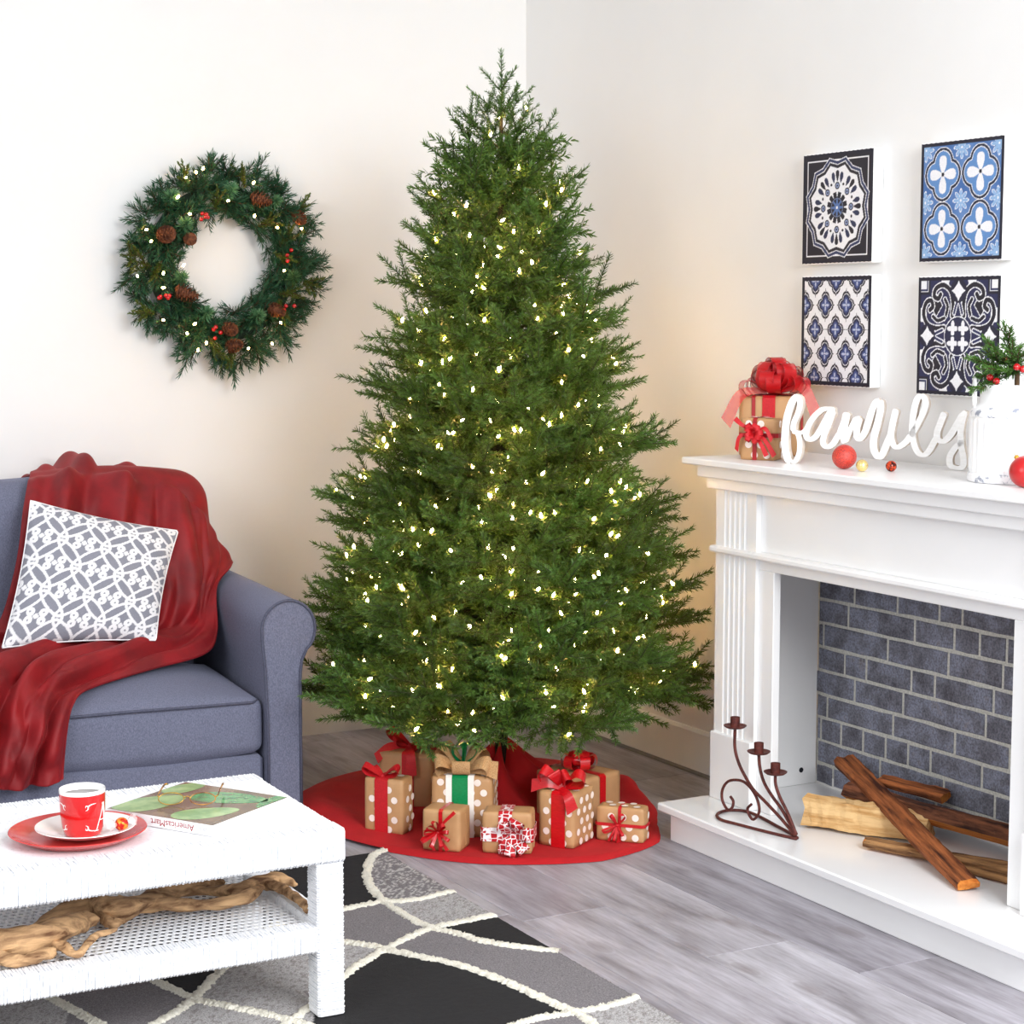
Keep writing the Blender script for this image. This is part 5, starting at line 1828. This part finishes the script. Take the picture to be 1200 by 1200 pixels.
# 6 tall dotted with satin bow
t, w = gift_root('tall polka-dot gift with red satin bow in front of plain gift', (-0.868, -1.612), (-0.811, -1.701))
dp, h = 0.125, 0.150
gbox(t, w, dp, h, KRAFT2, 1, 2)
band(t, w, dp, h, 'front', w * 0.58, 0.042, SATIN)
bow(t, (w * 0.55, 0.035, h + 0.010), SATIN, [((-1, -0.2, 0.45), (0.3, -0.6, 0.8), 0.072, 0.042), ((1, 0.1, 0.35), (-0.3, -0.6, 0.8), 0.070, 0.042), ((-0.35, -0.4, 0.8), (0.3, -1, 0.3), 0.050, 0.03), ((0.5, -0.3, 0.7), (-0.3, -1, 0.3), 0.050, 0.03)], 0.036, 0.011,
    [[(0, -0.01, 0), (-0.04, -0.02, 0.010), (-0.088, -0.02, -0.004)], [(0, -0.02, 0), (0.035, -0.046, -0.012), (0.052, -0.050, -0.052)]])
# 8 low dotted with thin ribbon
t, w = gift_root('low polka-dot gift with thin red ribbon cross at the right', (-0.706, -1.648), (-0.617, -1.746))
dp, h = 0.055, 0.095
gbox(t, w, dp, h, KRAFT2, 1, 3)
band(t, w, dp, h, 'front', w * 0.5, 0.009, GROS)
band(t, w, dp, h, 'girth', h * 0.5, 0.009, GROS, 0.0046)
bow(t, (w * 0.46, -0.007, h * 0.5), GROS, [((0.6, -0.25, 0.8), (-0.6, -1, 0.4), 0.042, 0.022), ((-0.5, -0.25, 0.8), (0.6, -1, 0.4), 0.036, 0.02), ((0.5, -0.3, -0.7), (0.4, -1, 0.3), 0.034, 0.02), ((-0.8, -0.3, -0.5), (-0.4, -1, 0.4), 0.040, 0.024), ((-0.2, -0.35, -1), (0.4, -1, 0), 0.042, 0.02)], 0.008, 0.006, [[(0, 0, 0), (-0.01, -0.012, -0.02), (-0.022, -0.008, -0.044)], [(0, 0, 0), (0.006, -0.012, -0.02), (0.004, -0.008, -0.046)]])

GG = 'wrapped gifts on the mantel'
t, w = gift_root('large brown gift with sheer red pompom bow on mantel end', (-0.262, -1.668), (-0.150, -1.785), 1.0512)
dp, h = 0.125, 0.165
gbox(t, w, dp, h, KRAFT2)
band(t, w, dp, h, 'front', w * 0.52, 0.036, GROS)
band(t, w, dp, h, 'front', w * 0.26, 0.010, SHEERR, 0.0046, 'narrow_ribbon')
band(t, w, dp, h, 'side', dp * 0.5, 0.036, GROS)
ls = []
for k in range(36):
    a = 2.399 * k
    el = math.sin(math.radians(2 + 80 * (k % 12) / 12))
    ce = math.sqrt(1 - el * el)
    ls.append(((math.cos(a) * ce, math.sin(a) * ce, el), (-math.cos(a) * el, -math.sin(a) * el, ce), random.uniform(0.080, 0.102), 0.045))
bow(t, (w * 0.58, dp * 0.4, h + 0.006), SHEER, ls, 0.040, 0.012, [[(-0.02, -0.02, 0.01), (-0.085, -0.06, 0.0), (-0.125, -0.075, -0.08)], [(0.02, -0.02, 0.01), (0.08, -0.03, 0.02), (0.115, -0.03, -0.05)]], edge=SHEERR)
t, w = gift_root('small dotted brown gift with sheer red ribbon on mantel', (-0.348, -1.795), (-0.290, -1.879), 1.0512)
dp, h = 0.06, 0.112
gbox(t, w, dp, h, KRAFT2, 1, 4)
band(t, w, dp, h, 'front', w * 0.42, 0.012, SHEERR)
band(t, w, dp, h, 'girth', h * 0.6, 0.012, SHEERR, 0.0046)
ls = []
for k in range(12):
    a = 2 * PI * k / 12
    ls.append(((math.cos(a), -0.6, math.sin(a)), (-math.cos(a) * 0.5, -0.8, -math.sin(a) * 0.3), random.uniform(0.022, 0.042), 0.02))
bow(t, (w * 0.42, -0.010, h * 0.68), GROS, ls, 0.014, 0.009, [[(0, 0, 0), (0.035, -0.014, -0.02), (0.062, -0.012, -0.062)], [(0, 0, 0), (0.025, -0.016, -0.03), (0.040, -0.012, -0.062)], [(0, 0, 0), (-0.03, -0.014, 0.02), (-0.05, -0.012, 0.036)], [(0, 0, 0), (-0.035, -0.014, -0.012), (-0.045, -0.012, -0.05)], [(0, 0, 0), (0.035, -0.016, 0.012), (0.055, -0.014, -0.02)]])

# ------------------------------------------------------------------ needles


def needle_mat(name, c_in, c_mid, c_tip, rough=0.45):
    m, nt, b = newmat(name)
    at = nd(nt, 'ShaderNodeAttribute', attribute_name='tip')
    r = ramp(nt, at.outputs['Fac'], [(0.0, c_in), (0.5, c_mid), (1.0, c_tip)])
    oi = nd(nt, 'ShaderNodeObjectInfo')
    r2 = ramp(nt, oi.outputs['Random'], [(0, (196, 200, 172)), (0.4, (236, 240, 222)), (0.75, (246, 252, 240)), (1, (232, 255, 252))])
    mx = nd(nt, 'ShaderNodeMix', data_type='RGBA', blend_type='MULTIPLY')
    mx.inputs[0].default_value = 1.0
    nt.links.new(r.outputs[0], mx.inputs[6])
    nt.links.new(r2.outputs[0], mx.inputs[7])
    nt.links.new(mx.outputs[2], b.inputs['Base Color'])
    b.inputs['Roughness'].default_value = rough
    b.inputs['Specular IOR Level'].default_value = 0.4
    tr = nd(nt, 'ShaderNodeBsdfTranslucent')
    nt.links.new(mx.outputs[2], tr.inputs['Color'])
    ms = nd(nt, 'ShaderNodeMixShader')
    ms.inputs[0].default_value = 0.15
    out = nt.nodes['Material Output']
    nt.links.new(b.outputs[0], ms.inputs[1])
    nt.links.new(tr.outputs[0], ms.inputs[2])
    nt.links.new(ms.outputs[0], out.inputs['Surface'])
    return m


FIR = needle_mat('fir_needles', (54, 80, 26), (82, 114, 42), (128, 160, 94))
WREATHN = needle_mat('wreath_needles', (32, 66, 48), (52, 98, 72), (84, 132, 102))
TUFTN = needle_mat('pale_tuft_needles', (50, 98, 70), (104, 154, 116), (156, 196, 160))
OLIVEN = needle_mat('olive_needles', (62, 78, 24), (92, 108, 42), (116, 132, 62))
FSTEM = M('dark_green_stem', (44, 52, 26), (66, 70, 38), rough=0.9, scale=60)
TWIG = M('brown_twig', (70, 52, 34), (96, 72, 48), rough=0.9, scale=60)


def needles(p0, p1, dens, ln, wd, ang0, ang1, r, flat=0.0, tipfrac=0.0):
    """needles along the straight twig p0-p1 -> quads (V,F,tip)"""
    p0, p1 = np.array(p0, float), np.array(p1, float)
    d = p1 - p0
    L = np.linalg.norm(d)
    n = max(4, int(L * dens))
    d = d / L
    t = (np.arange(n) + r.random(n)) / n
    ref = np.array([0, 0, 1.0]) if abs(d[2]) < 0.9 else np.array([1.0, 0, 0])
    e1 = np.cross(d, ref)
    e1 /= np.linalg.norm(e1)
    e2 = np.cross(e1, d)
    ph = r.uniform(0, 2 * PI, n)
    if flat:
        ph = ph - flat * 0.5 * np.sin(2 * ph)
    al = np.radians(ang0 + (ang1 - ang0) * t + r.normal(0, 8, n))
    rad = np.cos(ph)[:, None] * e1 + np.sin(ph)[:, None] * e2
    dr = np.cos(al)[:, None] * d + np.sin(al)[:, None] * rad
    l = ln * (1 - 0.25 * t) * r.uniform(0.8, 1.15, n)
    base = p0 + d * (L * t)[:, None]
    tip = base + dr * l[:, None]
    sd = np.cross(dr, r.normal(size=(n, 3)))
    sd /= np.linalg.norm(sd, axis=1)[:, None] + 1e-9
    w = wd * r.uniform(0.85, 1.2, n)[:, None] / 2
    mid = base * 0.35 + tip * 0.65
    V = np.stack([base - sd * w * 0.8, base + sd * w * 0.8, mid + sd * w, tip, mid - sd * w], 1).reshape(-1, 3)
    k = np.arange(n)[:, None] * 5
    F = k + np.array([[0, 1, 2, 3, 4]])
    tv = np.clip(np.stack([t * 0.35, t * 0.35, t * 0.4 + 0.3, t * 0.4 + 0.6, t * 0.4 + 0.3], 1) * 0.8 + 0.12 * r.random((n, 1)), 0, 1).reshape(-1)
    return V, F, tv


class NB:
    def __init__(s):
        s.V, s.F, s.T, s.o = [], [], [], 0
        s.mb = MB()

    def add(s, V, F, T):
        s.V.append(V)
        s.F.append(F + s.o)
        s.T.append(T)
        s.o += len(V)

    def twig(s, p0, p1, r, dens=900, ln=0.02, wd=0.0017, a0=62, a1=32, flat=0.5, rad=0.0016):
        s.add(*needles(p0, p1, dens, ln, wd, a0, a1, r, flat))
        s.stem(p0, p1, rad)

    def stem(s, p0, p1, rad):
        s.mb.tube([p0, (np.array(p0) + np.array(p1)) / 2, p1], [rad, rad, rad * 0.6], 3)

    def mesh(s, name, mat, twig=TWIG):
        V = np.concatenate(s.V)
        F = np.concatenate(s.F)
        T = np.concatenate(s.T)
        k = F.shape[1]
        sv = np.array(s.mb.v, float).reshape(-1, 3)
        me = bpy.data.meshes.new(name)
        nv0 = len(V)
        loops = [F.ravel()]
        tot = [np.full(len(F), k, np.int32)]
        if len(sv):
            for f in s.mb.f:
                loops.append(np.array(f) + nv0)
                tot.append(np.array([len(f)], np.int32))
        loops = np.concatenate(loops).astype(np.int32)
        tot = np.concatenate(tot).astype(np.int32)
        VV = np.concatenate([V, sv]) if len(sv) else V
        me.vertices.add(len(VV))
        me.vertices.foreach_set('co', VV.astype(np.float32).ravel())
        me.loops.add(len(loops))
        me.loops.foreach_set('vertex_index', loops)
        me.polygons.add(len(tot))
        st = np.concatenate([[0], np.cumsum(tot)[:-1]]).astype(np.int32)
        me.polygons.foreach_set('loop_start', st)
        me.polygons.foreach_set('loop_total', tot)
        me.materials.append(mat)
        me.materials.append(twig)
        mi = np.zeros(len(tot), np.int32)
        mi[len(F):] = 1
        me.polygons.foreach_set('material_index', mi)
        a = me.attributes.new('tip', 'FLOAT', 'POINT')
        a.data.foreach_set('value', np.concatenate([T, np.zeros(len(sv))]).astype(np.float32))
        me.update(calc_edges=True)
        return me


def branch_twigs(L, r, flip=1):
    """a fir branch along +X: list of (p0, p1) twigs, fan in XY with some lift"""
    tw = []

    def pos(s):
        return np.array((L * s, 0.02 * L * math.sin(3 * s) * flip, 0.05 * L * s * s))
    K = 6
    for i in range(K):
        tw.append((pos(0.25 + 0.75 * i / K), pos(0.25 + 0.75 * (i + 1) / K), 0))
    n = max(2, int(round(L / 0.10)))
    for i in range(n):
        s = 0.32 + 0.50 * i / max(1, n - 1) if n > 1 else 0.5
        for sd in (-1, 1):
            s2 = s + r.uniform(-0.02, 0.04)
            l = (0.095 + 0.32 * L * (1 - s2) ** 0.8) * r.uniform(0.85, 1.15)
            az = sd * math.radians(r.uniform(30, 44))
            el = math.radians(r.uniform(-6, 18))
            p0 = pos(s2)
            dv = np.array((math.cos(az) * math.cos(el), math.sin(az) * math.cos(el), math.sin(el)))
            tw.append((p0, p0 + dv * l, 1))
            if l > 0.14:
                q = p0 + dv * l * 0.38
                az2 = az + sd * 0.65
                tw.append((q, q + np.array((math.cos(az2), math.sin(az2), 0.2)) * l * 0.6, 1))
        p0 = pos(s)
        az, el = r.uniform(-0.5, 0.5), math.radians(r.uniform(30, 55))
        tw.append((p0, p0 + np.array((math.cos(az) * math.cos(el), math.sin(az) * math.cos(el), math.sin(el))) * r.uniform(0.09, 0.13), 1))
    return tw


NOM = [0.60, 0.47, 0.34, 0.22]
protos = {}
for L in NOM:
    for v in range(3):
        r = np.random.default_rng(int(L * 1000) + v)
        tw = branch_twigs(L, r, 1 if v % 2 else -1)
        nb = NB()
        for a, b, k in tw:
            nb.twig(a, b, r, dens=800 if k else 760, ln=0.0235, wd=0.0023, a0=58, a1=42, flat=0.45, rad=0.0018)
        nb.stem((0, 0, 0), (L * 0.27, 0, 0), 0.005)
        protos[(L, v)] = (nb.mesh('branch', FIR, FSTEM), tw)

# ------------------------------------------------------------------ the tree
TB = (-0.697, -1.09, 0.0)
TH = 2.2
tree = thing('christmas_tree', 'tall green artificial Christmas tree with warm white lights', 'Christmas tree', TB)
BARK = M('dark_trunk', (30, 34, 24), (48, 46, 34), rough=0.95, scale=60)
MB().tube([(0, 0, 0.02), (0, 0, 0.8), (0, 0, 1.6), (0, 0, 2.02)], [0.019, 0.017, 0.012, 0.005], 12).build('trunk', BARK, tree, smooth=True)
nb = NB()
rt = np.random.default_rng(77)
for z in np.linspace(0.13, 0.44, 16):
    nb.add(*needles((0, 0, z), (0, 0, z + 0.02), 9000, 0.022, 0.0025, 80, 70, rt))
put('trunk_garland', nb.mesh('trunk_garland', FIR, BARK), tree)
STAND = M('green_steel', (20, 44, 30), rough=0.5, metal=0.6)
sd = MB().tube([(0, 0, 0.002), (0, 0, 0.10)], 0.024, 14)
for k in range(3):
    a = 2 * PI * k / 3
    sd.tube([(0.02 * math.cos(a), 0.02 * math.sin(a), 0.09), (0.10 * math.cos(a), 0.10 * math.sin(a), 0.03), (0.20 * math.cos(a), 0.20 * math.sin(a), 0.006)], 0.005, 6)
sd.build('stand', STAND, tree)


def Rz(z):
    t = min(max((2.17 - z) / (2.17 - 0.33), 0), 1)
    return 0.615 * t ** 0.68 * (0.80 + 0.20 * min(1.0, t / 0.22)) + 0.014


bulbs = []
zt = np.concatenate([np.linspace(0.33, 0.66, 6), np.linspace(0.74, 1.45, 10), np.linspace(1.53, 2.04, 8)])
nbr = 0
ga_ = 0.0
for li, z in enumerate(zt):
    R = Rz(z)
    n = max(5, int(round(2 * PI * R / 0.205)))
    ga_ += 0.37
    for k in range(n):
        a = ga_ + 2 * PI * (k + rt.uniform(-0.22, 0.22)) / n
        zz = z + rt.uniform(-0.03, 0.03)
        f = (zz - 0.33) / 1.77
        el = math.radians(-2 + 34 * f + rt.uniform(-7, 7) + (12 if f > 0.75 else 0))
        reach = Rz(zz) * rt.uniform(0.80, 1.13)
        if zz < 0.75 and math.sin(a) > -0.05 and reach * math.cos(a) < -0.535:
            reach = 0.535 / -math.cos(a)
        L = reach / math.cos(el)
        nom = min(NOM, key=lambda q: abs(q - L))
        me, tw = protos[(nom, int(rt.integers(3)))]
        s = L / nom * 0.985
        zr = zz - L * math.sin(el) - 0.05 * L
        zr = max(zr, 0.27)
        o = put('branch', me, tree, (0, 0, zr))
        o.rotation_euler = (math.radians(rt.uniform(-22, 22)), -el, a)
        o.scale = (s, s, s)
        nbr += 1
        Mx = Matrix.Translation((0, 0, zr)) @ o.rotation_euler.to_matrix().to_4x4() @ Matrix.Scale(s, 4)
        cand = [q for q in tw if q[2] == 1]
        for q in range(3 if R > 0.42 else 2 if R > 0.2 else (k % 2)):
            c = cand[int(rt.integers(len(cand)))]
            fr = rt.uniform(0.15, 0.65)
            p = np.array(c[0]) * (1 - fr) + np.array(c[1]) * fr
            w_ = Mx @ Vector((p[0], p[1], p[2] + 0.006))
            # bulbs clip on near the outside of the tree
            if math.hypot(w_.x, w_.y) > 0.55 * Rz(w_.z) or rt.random() < 0.35:
                bulbs.append(tuple(w_))
# top leader
r = np.random.default_rng(5)
nb = NB()
nb.twig((0, 0, 0), (0.002, 0, 0.11), r, 900, 0.020, 0.002)
nb.twig((0.002, 0, 0.11), (0.0, 0, 0.20), r, 900, 0.020, 0.002)
for k, (h0, l, el) in enumerate(((0.02, 0.12, 38), (0.02, 0.12, 38), (0.02, 0.115, 40), (0.085, 0.085, 46), (0.085, 0.085, 46), (0.09, 0.08, 46), (0.03, 0.11, 40))):
    a = k * 2.2 + 0.4
    e = math.radians(el)
    nb.twig((0, 0, h0), (l * math.cos(a) * math.cos(e), l * math.sin(a) * math.cos(e), h0 + l * math.sin(e)), r, 800, 0.019, 0.002)
put('top_leader', nb.mesh('top_leader', FIR, FSTEM), tree, (0, 0, 1.995))
# inner filling of short twigs, uncountable
nb = NB()
r = np.random.default_rng(9)
for i in range(1700):
    z = 0.34 + 1.58 * r.random() ** 1.25
    R = Rz(z)
    a = r.uniform(0, 2 * PI)
    q = R * r.uniform(0.12, 0.60)
    e = math.radians(r.uniform(-10, 50))
    a2 = a + r.normal(0, 0.5)
    p0 = np.array((q * math.cos(a), q * math.sin(a), z))
    l = r.uniform(0.08, 0.15)
    nb.add(*needles(p0, p0 + l * np.array((math.cos(a2) * math.cos(e), math.sin(a2) * math.cos(e), math.sin(e))), 300, 0.028, 0.0042, 62, 35, r, 0.3))
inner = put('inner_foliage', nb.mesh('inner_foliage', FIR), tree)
inner['kind'] = 'stuff'

# warm mini lights


def emis(name, col, strength):
    m = bpy.data.materials.new(name)
    m.use_nodes = True
    nt = m.node_tree
    nt.nodes.remove(nt.nodes['Principled BSDF'])
    e = nd(nt, 'ShaderNodeEmission')
    e.inputs[0].default_value = col
    e.inputs[1].default_value = strength
    nt.links.new(e.outputs[0], nt.nodes['Material Output'].inputs['Surface'])
    return m


GLOW = emis('warm_bulb_glow', (1.0, 0.54, 0.18, 1), 125)
bulb_prof = [(0.0003, -0.002), (0.0030, 0.0), (0.0041, 0.004), (0.0034, 0.010), (0.0003, 0.0145)]
mbulb = MB().lathe(bulb_prof, 7)
bo = mbulb.build('light_bulb', GLOW, None)
bulb_me = bo.data
bpy.data.objects.remove(bo)
camd = Vector((cam.location.x - TB[0], cam.location.y - TB[1], 0)).normalized()
bulbs.sort(key=lambda p: -(p[0] * camd.x + p[1] * camd.y))
for p in bulbs[:295]:
    o = put('light_bulb', bulb_me, tree, p)
    o.rotation_euler = (rt.uniform(-0.9, 0.9), rt.uniform(-0.9, 0.9), 0)
rest = bulbs[295:]
if rest:
    mb = MB()
    for p in rest:
        mb.lathe(bulb_prof, 7, center=p)
    o = mb.build('rear_light_bulbs', GLOW, tree)
    o['kind'] = 'stuff'
print('branches', nbr, 'bulbs', len(bulbs))

# ------------------------------------------------------------------ wreath
WC = (-1.165, -0.004, 1.605)
wre = thing('wreath', 'lit pine wreath with cones and red berries on white wall', 'wreath', WC)
ring = [(0.235 * math.cos(a), -0.045, 0.235 * math.sin(a)) for a in np.linspace(0, 2 * PI, 49)[:-1]]
MB().tube(ring, 0.018, 8, closed=True).build('ring_frame', M('dark_green_core', (20, 40, 28), rough=0.95), wre, smooth=True)


def sprig(name, mat, L, ln, wd, n_side, dens, r, a0=60, a1=20):
    nb = NB()
    nb.twig((0, 0, 0), (L, 0, 0.01), r, dens, ln, wd, a0, a1, 0.0)
    for i in range(n_side):
        sg_ = 1 if i % 2 else -1
        s = 0.15 + 0.5 * i / max(1, n_side)
        az = sg_ * r.uniform(0.5, 0.9)
        el = r.uniform(-0.3, 0.5)
        l = L * r.uniform(0.5, 0.75)
        nb.twig((L * s, 0, 0), (L * s + l * math.cos(az) * math.cos(el), l * math.sin(az) * math.cos(el), l * math.sin(el)), r, dens, ln, wd, a0, a1, 0.0)
    return nb.mesh(name, mat)


rw = np.random.default_rng(21)
sp_dark = [sprig('pine_sprig', WREATHN, 0.085, 0.032, 0.0026, 4, 480, rw, 50, 20) for _ in range(4)]
sp_tuft = [sprig('pale_tuft', TUFTN, 0.035, 0.034, 0.0024, 0, 4200, rw, 85, 28) for _ in range(2)]
sp_olive = [sprig('olive_sprig', OLIVEN, 0.085, 0.015, 0.0034, 3, 900, rw, 50, 25) for _ in range(3)]


def aim(o, d, roll=0.0):
    o.rotation_mode = 'QUATERNION'
    from mathutils import Quaternion
    o.rotation_quaternion = Vector(d).to_track_quat('X', 'Z') @ Quaternion((1, 0, 0), roll)


for k in range(294):
    a = 2 * PI * (k + rw.random()) / 294 * 3
    rad = (0.190, 0.232, 0.268)[k // 98] + rw.uniform(-0.03, 0.03)
    out = (rad - 0.235) / 0.08
    tang = rw.uniform(-0.9, 0.9)
    yo = -0.03 - 0.06 * rw.random() * (1 - 0.5 * abs(out))
    er = np.array((math.cos(a), 0, math.sin(a)))
    et = np.array((-math.sin(a), 0, math.cos(a)))
    d = er * (0.75 * out + 0.15 if out > -0.1 else 0.30 * out) + et * (tang if out > -0.1 else math.copysign(0.5 + abs(tang), tang)) + np.array((0, -rw.uniform(0.15, 0.6), 0))
    o = put('pine_sprig', sp_dark[k % 4], wre, tuple(er * rad + np.array((0, yo, 0))))
    aim(o, d, rw.uniform(0, 6))
    s = rw.uniform(0.75, 1.05)
    o.scale = (s, s, s)
for x, z in [(-0.149, 0.114), (0.009, 0.234), (-0.165, -0.054), (-0.090, -0.165), (0.086, -0.174), (0.223, -0.051), (0.15, 0.2), (-0.2, 0.2)]:
    o = put('pale_tuft', sp_tuft[int(rw.integers(2))], wre, (x, -0.105, z))
    aim(o, (rw.uniform(-0.25, 0.25), -1, rw.uniform(-0.25, 0.25)))
for x, z in [(-0.30, -0.014), (0.178, 0.042), (0.199, -0.116), (0.067, 0.28), (-0.048, 0.186), (-0.26, 0.007), (0.118, 0.141), (-0.29, -0.187), (-0.149, 0.28), (0.28, -0.050), (0.27, 0.182), (0.019, -0.30), (-0.33, 0.023), (-0.086, -0.27), (0.22, 0.06), (0.2, -0.13)]:
    a = math.atan2(z, x) + rw.uniform(-0.9, 0.9)
    o = put('olive_sprig', sp_olive[int(rw.integers(3))], wre, (x * 0.86, -0.105, z * 0.86))
    aim(o, (math.cos(a), -0.25, math.sin(a)), rw.uniform(0, 6))
# pine cones: a spiral of scales
CONE = M('brown_cone', (66, 34, 20), (142, 84, 52), rough=0.8, scale=60, offr=True)


def cone_mesh():
    mb = MB()
    Lc, Rc = 0.056, 0.019
    mb.lathe([(0.0005, 0), (Rc * 0.6, 0.006), (Rc * 0.72, Lc * 0.4), (Rc * 0.4, Lc * 0.8), (0.0005, Lc)], 10)
    for i in range(62):
        s = (i + 0.5) / 62
        a = 2.39996 * i
        z = Lc * s
        R = Rc * (math.sin(PI * min(1, 0.22 + 0.78 * s)) ** 0.7 * 0.92 + 0.14)
        er = Vector((math.cos(a), math.sin(a), 0))
        et = Vector((-math.sin(a), math.cos(a), 0))
        b = er * R * 0.45 + Vector((0, 0, z - 0.002))
        tip = er * R * 1.12 + Vector((0, 0, z + 0.005))
        w = 0.0062 * (1 - 0.45 * s)
        th = Vector((0, 0, 0.0018))
        mb.add([b - et * w * 0.6, b + et * w * 0.6, tip + et * w, tip - et * w, tip + et * w - th, tip - et * w - th], [(0, 1, 2, 3), (3, 2, 4, 5)])
    o = mb.build('pine_cone', CONE, None)
    me = o.data
    bpy.data.objects.remove(o)
    return me


cm = cone_mesh()
for x, z, d, s in [(-0.226, 0.085, (0.15, -1, 0.1), 1.25), (-0.138, 0.080, (0.5, 0.75, -0.1), 0.95), (0.075, 0.215, (1, -0.35, -0.25), 1.2), (0.230, 0.165, (0.2, -0.8, -0.5), 1.0), (-0.185, -0.085, (1, -0.4, -0.35), 1.3), (0.135, -0.140, (0.6, -0.8, -0.4), 1.05), (-0.017, -0.205, (0.2, -0.9, -0.2), 1.05), (-0.012, -0.27, (0.5, -0.8, 0.2), 1.05)]:
    o = put('pine_cone', cm, wre, (x, -0.112, z))
    o.rotation_mode = 'QUATERNION'
    o.rotation_quaternion = Vector(d).to_track_quat('Z', 'Y')
    o.scale = (s, s, s)
mbb = MB().lathe([(max(1e-4, 0.0068 * math.sin(a)), -0.0068 * math.cos(a)) for a in np.linspace(0, PI, 9)], 12)
o = mbb.build('berry', BERRY, None, smooth=True)
berry_me = o.data
bpy.data.objects.remove(o)
for x, z in [(-0.098, 0.135), (-0.230, -0.121), (-0.051, -0.223), (0.201, 0.028), (0.199, -0.138)]:
    for q in range(5 if x < 0 else 3):
        put('berry', berry_me, wre, (x + rw.uniform(-0.02, 0.02), -0.128 - rw.uniform(0, 0.01), z + rw.uniform(-0.022, 0.022)))
GLOW2 = emis('wreath_bulb_glow', (1.0, 0.55, 0.18, 1), 60)
bo = MB().lathe([(0.0003, -0.0015), (0.003, 0.0), (0.0040, 0.004), (0.0033, 0.009), (0.0003, 0.013)], 7).build('light_bulb', GLOW2, None)
wb_me = bo.data
bpy.data.objects.remove(bo)
for x, z in [(-0.120, 0.292), (-0.098, 0.303), (-0.157, 0.275), (-0.188, 0.209), (-0.014, 0.205), (0.078, 0.264), (-0.141, 0.159), (-0.295, 0.104), (-0.279, 0.066), (-0.172, -0.012), (-0.238, -0.039), (-0.324, -0.047), (0.081, 0.154), (0.165, 0.121), (0.183, -0.022), (-0.239, -0.187), (-0.137, -0.202), (-0.159, -0.233), (-0.095, -0.266), (-0.125, -0.290), (0.172, -0.198), (0.140, -0.269), (0.052, -0.283), (0.249, 0.119), (-0.244, -0.083)]:
    o = put('light_bulb', wb_me, wre, (x * 0.97, -0.135, z * 0.97))
    o.rotation_euler = (rw.uniform(0.6, 1.6), 0, rw.uniform(-1, 1))

# ------------------------------------------------------------------ pine pick in the milk can
pp = thing('pine_pick', 'green pine sprigs with red berries standing in the milk can', 'pine sprigs', (-0.178, -2.655, 1.051 + 0.17))
PICKN = needle_mat('bright_fir_needles', (44, 74, 28), (74, 112, 44), (108, 148, 72))
rp = np.random.default_rng(31)
MB().tube([(0, 0, -0.003), (0, 0, 0.06), (-0.01, -0.01, 0.09)], 0.006, 8).build('stem', TWIG, pp, smooth=True)
for i, (d, L) in enumerate((((-0.62, 0.60, 0.28), 0.115), ((-0.75, 0.25, -0.30), 0.115), ((-0.45, 0.50, 0.75), 0.11), ((-0.9, -0.25, 0.1), 0.12), ((-0.5, -0.6, 0.45), 0.12), ((0.2, -0.9, 0.3), 0.12), ((0.35, 0.5, 0.6), 0.10), ((-0.25, 0.1, 1.0), 0.12), ((-0.8, 0.1, 0.5), 0.10), ((-0.55, 0.65, -0.10), 0.09))):
    nb = NB()
    D = np.array(d) / np.linalg.norm(d)
    c0 = np.array((-0.01, -0.005, 0.085))
    nb.twig(c0, c0 + D * L, rp, 1100, 0.020, 0.0023)
    for q in (-1, 1):
        sd_ = np.cross(D, (0, 0, 1.0))
        sd_ /= np.linalg.norm(sd_)
        for s in (0.35, 0.6):
            nb.twig(c0 + D * L * s, c0 + D * L * s + (D * 0.75 + sd_ * q * 0.6) * L * 0.42, rp, 1000, 0.018, 0.0023)
    put('pine_sprig', nb.mesh('pine_sprig', PICKN), pp)
for p in [(-0.075, 0.01, 0.075), (-0.07, -0.006, 0.066), (-0.03, 0.01, 0.115), (-0.055, -0.055, 0.10), (-0.045, -0.065, 0.095), (0.02, -0.06, 0.10)]:
    o = put('berry', berry_me, pp, p)
    o.scale = (1.25, 1.25, 1.25)

# ------------------------------------------------------------------ anchor every grouped thing at its own base
bpy.context.view_layer.update()
for t in [o for o in S.objects if o.type == 'EMPTY' and o.parent is None and o.get('category')]:
    if t.rotation_mode == 'QUATERNION':
        continue
    lo, hi = np.full(3, 1e9), np.full(3, -1e9)
    for c in t.children_recursive:
        if c.type == 'MESH':
            for q in c.bound_box:
                w_ = np.array(c.matrix_world @ Vector(q))
                lo, hi = np.minimum(lo, w_), np.maximum(hi, w_)
    new = Vector(((lo[0] + hi[0]) / 2, (lo[1] + hi[1]) / 2, lo[2]))
    if t is wre:
        new = Vector((WC[0], 0.0, WC[2]))
    delta = t.matrix_world.inverted().to_3x3() @ (new - t.location)
    t.location = new
    for c in t.children:
        c.location = Vector(c.location) - delta
